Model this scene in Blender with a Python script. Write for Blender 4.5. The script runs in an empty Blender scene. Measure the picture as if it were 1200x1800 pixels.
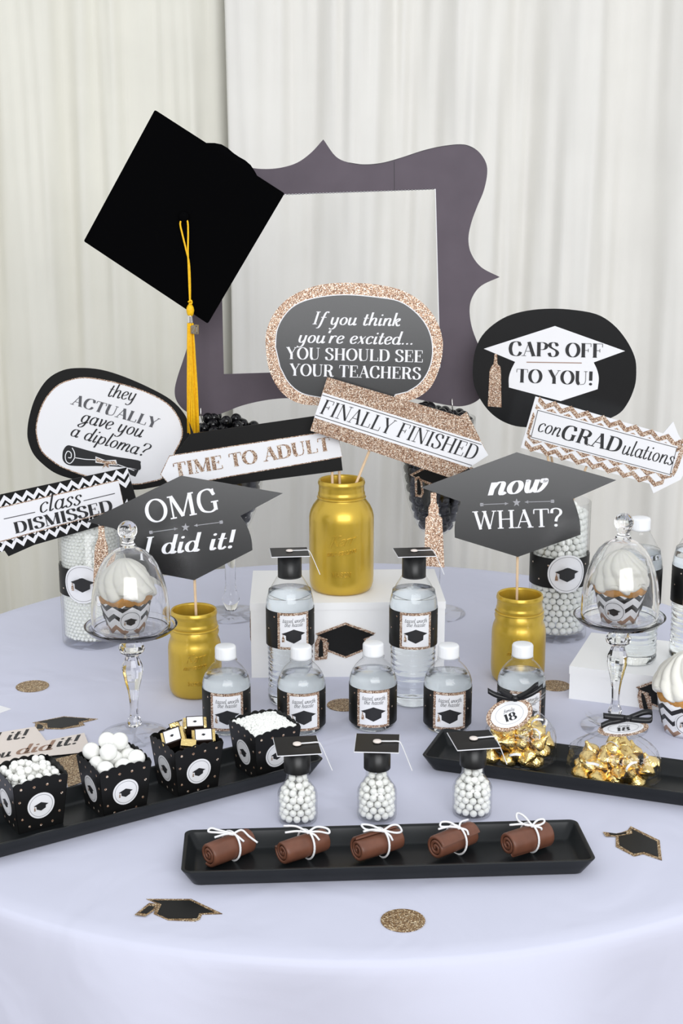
import bpy, bmesh, math, random
from mathutils import Vector, Matrix
from mathutils.geometry import tessellate_polygon

random.seed(7)
PI = math.pi
scn = bpy.context.scene
COL = scn.collection

# ------------------------------------------------------------------ camera, world, light, exposure
T = 0.74                     # table top height
CAMH = T + 0.787
PITCH = math.radians(13.6)
F = 2500.0                   # focal length in pixels of a 1200 x 1800 frame (50 mm on 24 x 36)
cam = bpy.data.cameras.new('camera')
cam.lens = 50; cam.sensor_width = 36; cam.sensor_fit = 'AUTO'
camo = bpy.data.objects.new('camera', cam); COL.objects.link(camo)
camo.location = (0, 0, CAMH); camo.rotation_euler = (PI/2 - PITCH, 0, 0)
scn.camera = camo

world = bpy.data.worlds.new('world'); scn.world = world
world.use_nodes = True
world.node_tree.nodes['Background'].inputs[0].default_value = (0.93, 0.96, 1.0, 1)
world.node_tree.nodes['Background'].inputs[1].default_value = 0.73

def area(name, loc, target, sx, sy, power, color):
    l = bpy.data.lights.new(name, 'AREA'); l.shape = 'RECTANGLE'; l.size = sx; l.size_y = sy
    l.energy = power; l.color = color
    o = bpy.data.objects.new(name, l); COL.objects.link(o); o.location = loc
    o.rotation_euler = (Vector(target) - Vector(loc)).to_track_quat('-Z', 'Y').to_euler()
    return o
area('window_daylight', (1.0, -3.8, 3.15), (0.3, 2.4, 1.9), 5.0, 2.9, 215, (0.97, 0.98, 1.0))

vs = scn.view_settings
vs.view_transform = 'Standard'; vs.look = 'None'; vs.gamma = 1.0; vs.use_curve_mapping = False
vs.exposure = 0.40

# ------------------------------------------------------------------ geometry from pixels
CP, SP = math.cos(PITCH), math.sin(PITCH)
CAMP = Vector((0, 0, CAMH))
def ray(px, py):
    u, v = (px - 600) / F, (900 - py) / F
    return Vector((u, CP + v*SP, -SP + v*CP))
def G(px, py, z=0.0):                       # point at height z above the table top
    d = ray(px, py); t = (T + z - CAMH) / d.z
    return CAMP + d*t
def P(px, py, Y, lean=0.0, z0=T+0.2):       # point on an upright board at depth Y leaning back by `lean`
    n = Vector((0, -math.cos(lean), math.sin(lean)))
    d = ray(px, py); t = (Vector((0, Y, z0)) - CAMP).dot(n) / d.dot(n)
    return CAMP + d*t
def ZP(py, Y): return P(600, py, Y).z - T   # height above the table of pixel row py at depth Y

# ------------------------------------------------------------------ object helpers
def tag(o, label=None, cat=None, group=None, kind=None):
    if label: o['label'] = label
    if cat: o['category'] = cat
    if group: o['group'] = group
    if kind: o['kind'] = kind
    return o
def empty(name, loc, rz=0.0, label=None, cat=None, group=None):
    o = bpy.data.objects.new(name, None); COL.objects.link(o)
    o.empty_display_size = 0.02
    o.location = loc; o.rotation_euler = (0, 0, rz)
    return tag(o, label, cat, group)
def mesh(name, vf, mat=None, parent=None, smooth=False, loc=None):
    v, f = vf
    me = bpy.data.meshes.new(name); me.from_pydata([tuple(p) for p in v], [], f)
    if mat: me.materials.append(mat)
    if smooth: me.polygons.foreach_set('use_smooth', [True]*len(me.polygons))
    me.update()
    o = bpy.data.objects.new(name, me); COL.objects.link(o)
    if parent: o.parent = parent
    if loc: o.location = loc
    return o
def obj_from(me, name, parent=None, loc=None, rot=None, scale=None):
    o = bpy.data.objects.new(name, me); COL.objects.link(o)
    if parent: o.parent = parent
    if loc: o.location = loc
    if rot: o.rotation_euler = rot
    if scale: o.scale = scale
    return o
def copy_tree(o, parent=None):
    c = o.copy(); COL.objects.link(c)
    if parent: c.parent = parent
    for ch in [x for x in o.children]: copy_tree(ch, c)
    return c
def join(*vfs):
    V, Fc = [], []
    for v, f in vfs:
        n = len(V); V += [tuple(p) for p in v]; Fc += [tuple(i + n for i in q) for q in f]
    return V, Fc
def xf(vf, loc=(0,0,0), rot=None, s=1.0):
    M = Matrix.Translation(loc)
    if rot is not None:
        from mathutils import Euler
        M = M @ Euler(rot).to_matrix().to_4x4()
    M = M @ (Matrix.Scale(s, 4) if isinstance(s, (int, float)) else Matrix.Diagonal((*s, 1)))
    return [tuple(M @ Vector(p)) for p in vf[0]], vf[1]
def box(x0, x1, y0, y1, z0, z1):
    v = [(x, y, z) for z in (z0, z1) for y in (y0, y1) for x in (x0, x1)]
    return v, [(0,2,3,1), (4,5,7,6), (0,1,5,4), (2,6,7,3), (0,4,6,2), (1,3,7,5)]
def lathe(prof, seg=48, fr=None):
    """prof: list of (r, z); r == 0 closes with a point. fr(theta, r, z) -> r"""
    V, Fc, rings = [], [], []
    for r, z in prof:
        if r < 1e-6:
            rings.append([len(V)]); V.append((0, 0, z))
        else:
            ids = []
            for k in range(seg):
                a = 2*PI*k/seg
                rr = fr(a, r, z) if fr else r
                ids.append(len(V)); V.append((rr*math.cos(a), rr*math.sin(a), z))
            rings.append(ids)
    for A, B in zip(rings, rings[1:]):
        if len(A) == 1 and len(B) == 1: continue
        for k in range(seg):
            j = (k+1) % seg
            if len(A) == 1: Fc.append((A[0], B[j], B[k]))
            elif len(B) == 1: Fc.append((A[k], A[j], B[0]))
            else: Fc.append((A[k], A[j], B[j], B[k]))
    if prof[0][1] > prof[-1][1] + 1e-6: Fc = [f[::-1] for f in Fc]      # keep the normals outwards
    return V, Fc
def cr(pts, n=6, closed=False):             # Catmull-Rom through points of any dimension
    pts = [tuple(p) for p in pts]; m = len(pts); out = []
    rng = range(m) if closed else range(m-1)
    for i in rng:
        p0 = pts[(i-1) % m] if (closed or i > 0) else tuple(2*a-b for a, b in zip(pts[0], pts[1]))
        p1, p2 = pts[i], pts[(i+1) % m]
        p3 = pts[(i+2) % m] if (closed or i+2 < m) else tuple(2*a-b for a, b in zip(pts[-1], pts[-2]))
        for k in range(n):
            t = k/n
            out.append(tuple(0.5*((2*b) + (-a+c)*t + (2*a-5*b+4*c-d)*t*t + (-a+3*b-3*c+d)*t**3) for a, b, c, d in zip(p0, p1, p2, p3)))
    if not closed: out.append(pts[-1])
    return out
def tube(path, r, seg=8, closed=False, caps=True):
    path = [Vector(p) for p in path]; n = len(path); V, Fc = [], []
    rad = r if callable(r) else (lambda t: r)
    up = None
    for i, p in enumerate(path):
        a = path[(i-1) % n] if (closed or i > 0) else p
        b = path[(i+1) % n] if (closed or i < n-1) else p
        d = (b - a).normalized()
        if up is None: up = d.orthogonal().normalized()
        up = (up - d*up.dot(d))
        up = up.normalized() if up.length > 1e-6 else d.orthogonal().normalized()
        s = d.cross(up)
        for k in range(seg):
            an = 2*PI*k/seg
            V.append(p + (up*math.cos(an) + s*math.sin(an))*rad(i/max(1, n-1)))
    for i in range(n if closed else n-1):
        for k in range(seg):
            j = (k+1) % seg; i2 = (i+1) % n
            Fc.append((i*seg+k, i*seg+j, i2*seg+j, i2*seg+k))
    if caps and not closed:
        Fc.append(tuple(range(seg))[::-1]); Fc.append(tuple((n-1)*seg+k for k in range(seg)))
    return V, Fc
def ribbon3(path, width_vec, th=0.0004):    # flat band along a path; width_vec: Vector or function of t
    path = [Vector(p) for p in path]; n = len(path); V, Fc = [], []
    for i, p in enumerate(path):
        a = path[max(0, i-1)]; b = path[min(n-1, i+1)]
        d = (b-a).normalized()
        w = width_vec(i/(n-1)) if callable(width_vec) else Vector(width_vec)
        nn = d.cross(w).normalized()*th
        V += [p-w-nn, p+w-nn, p+w+nn, p-w+nn]
    for i in range(n-1):
        for k in range(4):
            j = (k+1) % 4
            Fc.append((i*4+k, i*4+j, i*4+4+j, i*4+4+k))
    Fc += [(3,2,1,0), tuple((n-1)*4+k for k in range(4))]
    return V, Fc
def slab(front, offset, holes=()):
    """closed 3-D outline(s) -> plate between the outline and the outline + offset"""
    loops = [[Vector(p) for p in front]] + [[Vector(p) for p in h] for h in holes]
    tris = tessellate_polygon(loops)
    flat = [p for l in loops for p in l]; n = len(flat); off = Vector(offset)
    V = flat + [p + off for p in flat]
    nrm = Vector((0, 0, 0))
    for t in tris: 
        nrm += (flat[t[1]]-flat[t[0]]).cross(flat[t[2]]-flat[t[0]])
    Fc = []
    for a, b, c in tris:
        nn = (flat[b]-flat[a]).cross(flat[c]-flat[a])
        if nn.dot(off) > 0: a, b = b, a
        Fc.append((a, b, c)); Fc.append((b+n, a+n, c+n))
    s = 0
    for l in loops:
        m = len(l)
        for k in range(m):
            j = (k+1) % m
            Fc.append((s+k, s+j, s+n+j, s+n+k))
        s += m
    return V, Fc
def ell(cx, cy, rx, ry, n=32, a0=0.0):
    return [(cx + rx*math.cos(a0+2*PI*k/n), cy + ry*math.sin(a0+2*PI*k/n)) for k in range(n)]

# ------------------------------------------------------------------ materials
def srgb(r, g, b):
    f = lambda c: (c/255/12.92 if c/255 <= 0.04045 else ((c/255+0.055)/1.055)**2.4)
    return (f(r), f(g), f(b), 1)
def mat(name, col, rough=0.5, metal=0.0, spec=0.5, trans=0.0, ior=1.45, noise=0.0, nscale=40.0, bump=0.0, bscale=200.0, sub=0.0, coat=0.0):
    m = bpy.data.materials.new(name); m.use_nodes = True
    nt = m.node_tree; b = nt.nodes['Principled BSDF']
    b.inputs['Base Color'].default_value = col
    b.inputs['Roughness'].default_value = rough; b.inputs['Metallic'].default_value = metal
    b.inputs['Specular IOR Level'].default_value = spec
    b.inputs['Transmission Weight'].default_value = trans; b.inputs['IOR'].default_value = ior
    b.inputs['Coat Weight'].default_value = coat; b.inputs['Coat Roughness'].default_value = 0.08
    if sub: 
        b.inputs['Subsurface Weight'].default_value = sub; b.inputs['Subsurface Radius'].default_value = (0.004, 0.004, 0.003)
    if noise or bump:
        tc = nt.nodes.new('ShaderNodeTexCoord')
    if noise:
        n = nt.nodes.new('ShaderNodeTexNoise'); n.inputs['Scale'].default_value = nscale; n.inputs['Detail'].default_value = 4
        nt.links.new(tc.outputs['Object'], n.inputs['Vector'])
        r = nt.nodes.new('ShaderNodeValToRGB')
        r.color_ramp.elements[0].color = tuple(max(0, c*(1-noise)) for c in col[:3]) + (1,)
        r.color_ramp.elements[1].color = tuple(min(1, c*(1+noise)) for c in col[:3]) + (1,)
        r.color_ramp.elements[0].position = 0.3; r.color_ramp.elements[1].position = 0.7
        nt.links.new(n.outputs['Fac'], r.inputs['Fac']); nt.links.new(r.outputs['Color'], b.inputs['Base Color'])
    if bump:
        n2 = nt.nodes.new('ShaderNodeTexNoise'); n2.inputs['Scale'].default_value = bscale; n2.inputs['Detail'].default_value = 3
        nt.links.new(tc.outputs['Object'], n2.inputs['Vector'])
        bp = nt.nodes.new('ShaderNodeBump'); bp.inputs['Strength'].default_value = bump; bp.inputs['Distance'].default_value = 0.002
        nt.links.new(n2.outputs['Fac'], bp.inputs['Height']); nt.links.new(bp.outputs['Normal'], b.inputs['Normal'])
    return m
def clear(name, tint=(0.97, 0.98, 0.98, 1), ior=1.45, rough=0.01, bump=0.0, bscale=60.0):
    """thin clear wall: Fresnel mix of see-through and mirror"""
    m = bpy.data.materials.new(name); m.use_nodes = True; nt = m.node_tree
    for n in list(nt.nodes): nt.nodes.remove(n)
    out = nt.nodes.new('ShaderNodeOutputMaterial'); mix = nt.nodes.new('ShaderNodeMixShader')
    tr = nt.nodes.new('ShaderNodeBsdfTransparent'); tr.inputs[0].default_value = tint
    gl = nt.nodes.new('ShaderNodeBsdfGlossy'); gl.inputs['Roughness'].default_value = rough
    f0 = ((ior-1)/(ior+1))**2                 # Schlick reflectance, the same from both sides of the wall
    fr = nt.nodes.new('ShaderNodeLayerWeight'); fr.inputs['Blend'].default_value = 0.5; q = NB(nt)
    sch = q.m('ADD', q.m('MULTIPLY', q.m('POWER', fr.outputs['Facing'], 5.0), 1-f0), f0)
    nt.links.new(sch, mix.inputs[0]); nt.links.new(tr.outputs[0], mix.inputs[1]); nt.links.new(gl.outputs[0], mix.inputs[2])
    nt.links.new(mix.outputs[0], out.inputs[0])
    if bump:
        tc = nt.nodes.new('ShaderNodeTexCoord'); n2 = nt.nodes.new('ShaderNodeTexNoise'); n2.inputs['Scale'].default_value = bscale
        nt.links.new(tc.outputs['Object'], n2.inputs['Vector'])
        bp = nt.nodes.new('ShaderNodeBump'); bp.inputs['Strength'].default_value = bump; bp.inputs['Distance'].default_value = 0.004
        nt.links.new(n2.outputs['Fac'], bp.inputs['Height'])
        nt.links.new(bp.outputs['Normal'], gl.inputs['Normal']); nt.links.new(bp.outputs['Normal'], fr.inputs['Normal'])
    return m
def glitter(name, stops, scale=900.0, metal=0.35):
    m = bpy.data.materials.new(name); m.use_nodes = True; nt = m.node_tree; b = nt.nodes['Principled BSDF']
    tc = nt.nodes.new('ShaderNodeTexCoord'); v = nt.nodes.new('ShaderNodeTexVoronoi'); v.inputs['Scale'].default_value = scale
    nt.links.new(tc.outputs['Object'], v.inputs['Vector'])
    sp = nt.nodes.new('ShaderNodeSeparateColor'); nt.links.new(v.outputs['Color'], sp.inputs[0])
    r = nt.nodes.new('ShaderNodeValToRGB'); e = r.color_ramp.elements
    e[0].position, e[0].color = stops[0]; e[1].position, e[1].color = stops[-1]
    for p, c in stops[1:-1]:
        x = e.new(p); x.color = c
    nt.links.new(sp.outputs[0], r.inputs['Fac']); nt.links.new(r.outputs['Color'], b.inputs['Base Color'])
    b.inputs['Metallic'].default_value = metal; b.inputs['Roughness'].default_value = 0.4
    bp = nt.nodes.new('ShaderNodeBump'); bp.inputs['Strength'].default_value = 0.5; bp.inputs['Distance'].default_value = 0.001
    nt.links.new(sp.outputs[1], bp.inputs['Height']); nt.links.new(bp.outputs['Normal'], b.inputs['Normal'])
    return m
class NB:                                    # tiny node-math builder
    def __init__(s, nt): s.nt = nt
    def m(s, op, a, b=None, c=None):
        n = s.nt.nodes.new('ShaderNodeMath'); n.operation = op
        for i, x in enumerate((a, b, c)):
            if x is None: continue
            if isinstance(x, (int, float)): n.inputs[i].default_value = x
            else: s.nt.links.new(x, n.inputs[i])
        return n.outputs[0]
def chevron_wrap(name):                      # printed zig-zag bands round a cupcake wrapper
    m = bpy.data.materials.new(name); m.use_nodes = True; nt = m.node_tree; b = nt.nodes['Principled BSDF']; q = NB(nt)
    tc = nt.nodes.new('ShaderNodeTexCoord'); s = nt.nodes.new('ShaderNodeSeparateXYZ'); nt.links.new(tc.outputs['Object'], s.inputs[0])
    a = q.m('ARCTAN2', s.outputs[1], s.outputs[0])
    tri = q.m('PINGPONG', q.m('MULTIPLY', a, 8/(2*PI)), 0.5)
    w = q.m('SUBTRACT', q.m('MULTIPLY', s.outputs[2], 58.0), q.m('MULTIPLY', tri, 1.0))
    stripe = q.m('LESS_THAN', q.m('FRACT', w), 0.42)
    gold = q.m('LESS_THAN', q.m('FRACT', q.m('MULTIPLY', q.m('FLOOR', w), 1/3)), 0.2)
    c1 = nt.nodes.new('ShaderNodeMix'); c1.data_type = 'RGBA'; c2 = nt.nodes.new('ShaderNodeMix'); c2.data_type = 'RGBA'
    c1.inputs[6].default_value = (0.012, 0.011, 0.012, 1); c1.inputs[7].default_value = (0.36, 0.22, 0.15, 1); nt.links.new(gold, c1.inputs[0])
    c2.inputs[6].default_value = (0.85, 0.85, 0.87, 1); nt.links.new(c1.outputs[2], c2.inputs[7]); nt.links.new(stripe, c2.inputs[0])
    nt.links.new(c2.outputs[2], b.inputs['Base Color']); b.inputs['Roughness'].default_value = 0.45
    return m

M = {}
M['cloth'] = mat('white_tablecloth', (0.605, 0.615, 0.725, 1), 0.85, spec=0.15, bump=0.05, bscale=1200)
nt_ = M['cloth'].node_tree                   # soft creases in the linen
bp_ = [n for n in nt_.nodes if n.type == 'BUMP'][0]; tc_ = [n for n in nt_.nodes if n.type == 'TEX_COORD'][0]
wn_ = nt_.nodes.new('ShaderNodeTexNoise'); wn_.inputs['Scale'].default_value = 5.0; wn_.inputs['Detail'].default_value = 2.5; wn_.inputs['Distortion'].default_value = 1.2
nt_.links.new(tc_.outputs['Object'], wn_.inputs['Vector'])
wb_ = nt_.nodes.new('ShaderNodeBump'); wb_.inputs['Strength'].default_value = 0.55; wb_.inputs['Distance'].default_value = 0.012
nt_.links.new(wn_.outputs['Fac'], wb_.inputs['Height']); nt_.links.new(wb_.outputs['Normal'], bp_.inputs['Normal'])
M['curtain_a'] = mat('cream_curtain', (0.80, 0.785, 0.70, 1), 0.9, spec=0.1, noise=0.02, nscale=8)
M['curtain_b'] = mat('white_curtain', (0.80, 0.785, 0.74, 1), 0.9, spec=0.1, noise=0.02, nscale=8)
M['wall'] = mat('wall_paint', (0.75, 0.74, 0.7, 1), 0.9)
M['wall_dim'] = mat('blocker_wall_grey', (0.30, 0.29, 0.27, 1), 0.9)  # dim tone of the added wall behind the camera
M['floor'] = mat('floor_boards', (0.11, 0.075, 0.05, 1), 0.5, noise=0.3, nscale=4)
M['white'] = mat('white_card', (0.84, 0.84, 0.86, 1), 0.55)
M['box_white'] = mat('white_gift_box', (0.91, 0.91, 0.905, 1), 0.6)
M['black_card'] = mat('black_card', (0.008, 0.008, 0.008, 1), 0.4, spec=0.3)
M['chalk'] = mat('chalkboard_print', (0.012, 0.0125, 0.0135, 1), 0.2, spec=0.6)
M['ink'] = mat('black_ink', (0.018, 0.018, 0.02, 1), 0.5)
M['grey_ink'] = mat('grey_ink', (0.1, 0.1, 0.11, 1), 0.6)
M['silver_ink'] = mat('grey_chalk_ink', (0.35, 0.35, 0.37, 1), 0.6)
M['white_ink'] = mat('white_ink', (0.82, 0.82, 0.84, 1), 0.5)
M['brown_ink'] = mat('rose_brown_ink', (0.32, 0.19, 0.13, 1), 0.5)
M['cream'] = mat('cream_card', (0.78, 0.70, 0.64, 1), 0.6)
M['glit'] = glitter('rose_gold_glitter', [(0.0, (0.10, 0.045, 0.025, 1)), (0.3, (0.30, 0.165, 0.10, 1)), (0.6, (0.50, 0.32, 0.21, 1)), (0.8, (0.78, 0.62, 0.48, 1)), (1.0, (1.0, 0.95, 0.85, 1))])
M['glit2'] = glitter('tan_gold_glitter', [(0.0, (0.07, 0.035, 0.015, 1)), (0.35, (0.22, 0.125, 0.055, 1)), (0.75, (0.42, 0.28, 0.14, 1)), (1.0, (0.95, 0.82, 0.58, 1))])
M['frame'] = mat('plum_grey_corrugated_board', (0.125, 0.105, 0.125, 1), 0.75, spec=0.2, noise=0.06, nscale=20)
M['felt'] = mat('black_cap_cloth', (0.0025, 0.0025, 0.0028, 1), 0.95, spec=0.0, bump=0.1, bscale=2500)
M['tassel'] = mat('yellow_tassel_thread', (1.0, 0.53, 0.004, 1), 0.55, noise=0.15, nscale=300)
M['silver'] = mat('silver_metal', (0.75, 0.72, 0.68, 1), 0.2, metal=1.0)
M['goldmetal'] = mat('gold_charm_metal', (0.75, 0.6, 0.35, 1), 0.2, metal=1.0)
M['goldpaint'] = mat('gold_jar_paint', (0.60, 0.40, 0.045, 1), 0.34, metal=0.55, noise=0.08, nscale=25, coat=0.35, bump=0.05, bscale=60)
M['wood'] = mat('pale_wooden_dowel', (0.72, 0.52, 0.33, 1), 0.6, noise=0.1, nscale=60)
M['glass'] = clear('clear_glass', (0.994, 0.997, 0.996, 1), 1.5)
M['pet'] = clear('clear_plastic', (0.995, 0.998, 1.0, 1), 1.45, 0.03, bump=0.15, bscale=120)
M['cello'] = clear('cellophane', (0.99, 0.99, 0.99, 1), 1.6, 0.04, bump=0.8, bscale=90)
M['solidglass'] = mat('solid_glass', (1, 1, 1, 1), 0.0, trans=1.0, ior=1.48)
M['water'] = mat('water', (0.965, 0.995, 1.0, 1), 0.0, trans=1.0, ior=1.33)
M['capwhite'] = mat('white_plastic_cap', (0.82, 0.83, 0.84, 1), 0.4)
M['capblack'] = mat('black_cap_sleeve', (0.008, 0.008, 0.008, 1), 0.35)
M['pearl'] = mat('white_candy', (0.93, 0.94, 0.90, 1), 0.25)
M['pearl2'] = mat('pearl_white_gumball', (0.92, 0.92, 0.88, 1), 0.18, coat=0.3)
M['blackball'] = mat('black_gumball', (0.004, 0.004, 0.005, 1), 0.16)
M['tray'] = mat('black_stoneware', (0.010, 0.0115, 0.0125, 1), 0.34, spec=0.32, noise=0.15, nscale=30)
M['choc'] = mat('chocolate', (0.15, 0.058, 0.034, 1), 0.4, noise=0.15, nscale=60)
M['string'] = mat('white_string', (0.82, 0.82, 0.83, 1), 0.8, bump=0.4, bscale=900)
M['foil'] = mat('gold_foil', (0.90, 0.68, 0.28, 1), 0.22, metal=1.0, bump=0.55, bscale=330)
M['ribbon'] = mat('black_satin_ribbon', (0.006, 0.006, 0.007, 1), 0.32)
M['sponge'] = mat('golden_cake', (0.55, 0.27, 0.07, 1), 0.8, noise=0.25, nscale=90, bump=0.4, bscale=300)
M['frost'] = mat('white_frosting', (0.86, 0.845, 0.77, 1), 0.45, sub=0.15)
M['chev'] = chevron_wrap('chevron_wrapper_print')
M['dkbrown'] = mat('dark_brown_wrapper', (0.02, 0.011, 0.008, 1), 0.4)

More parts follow.
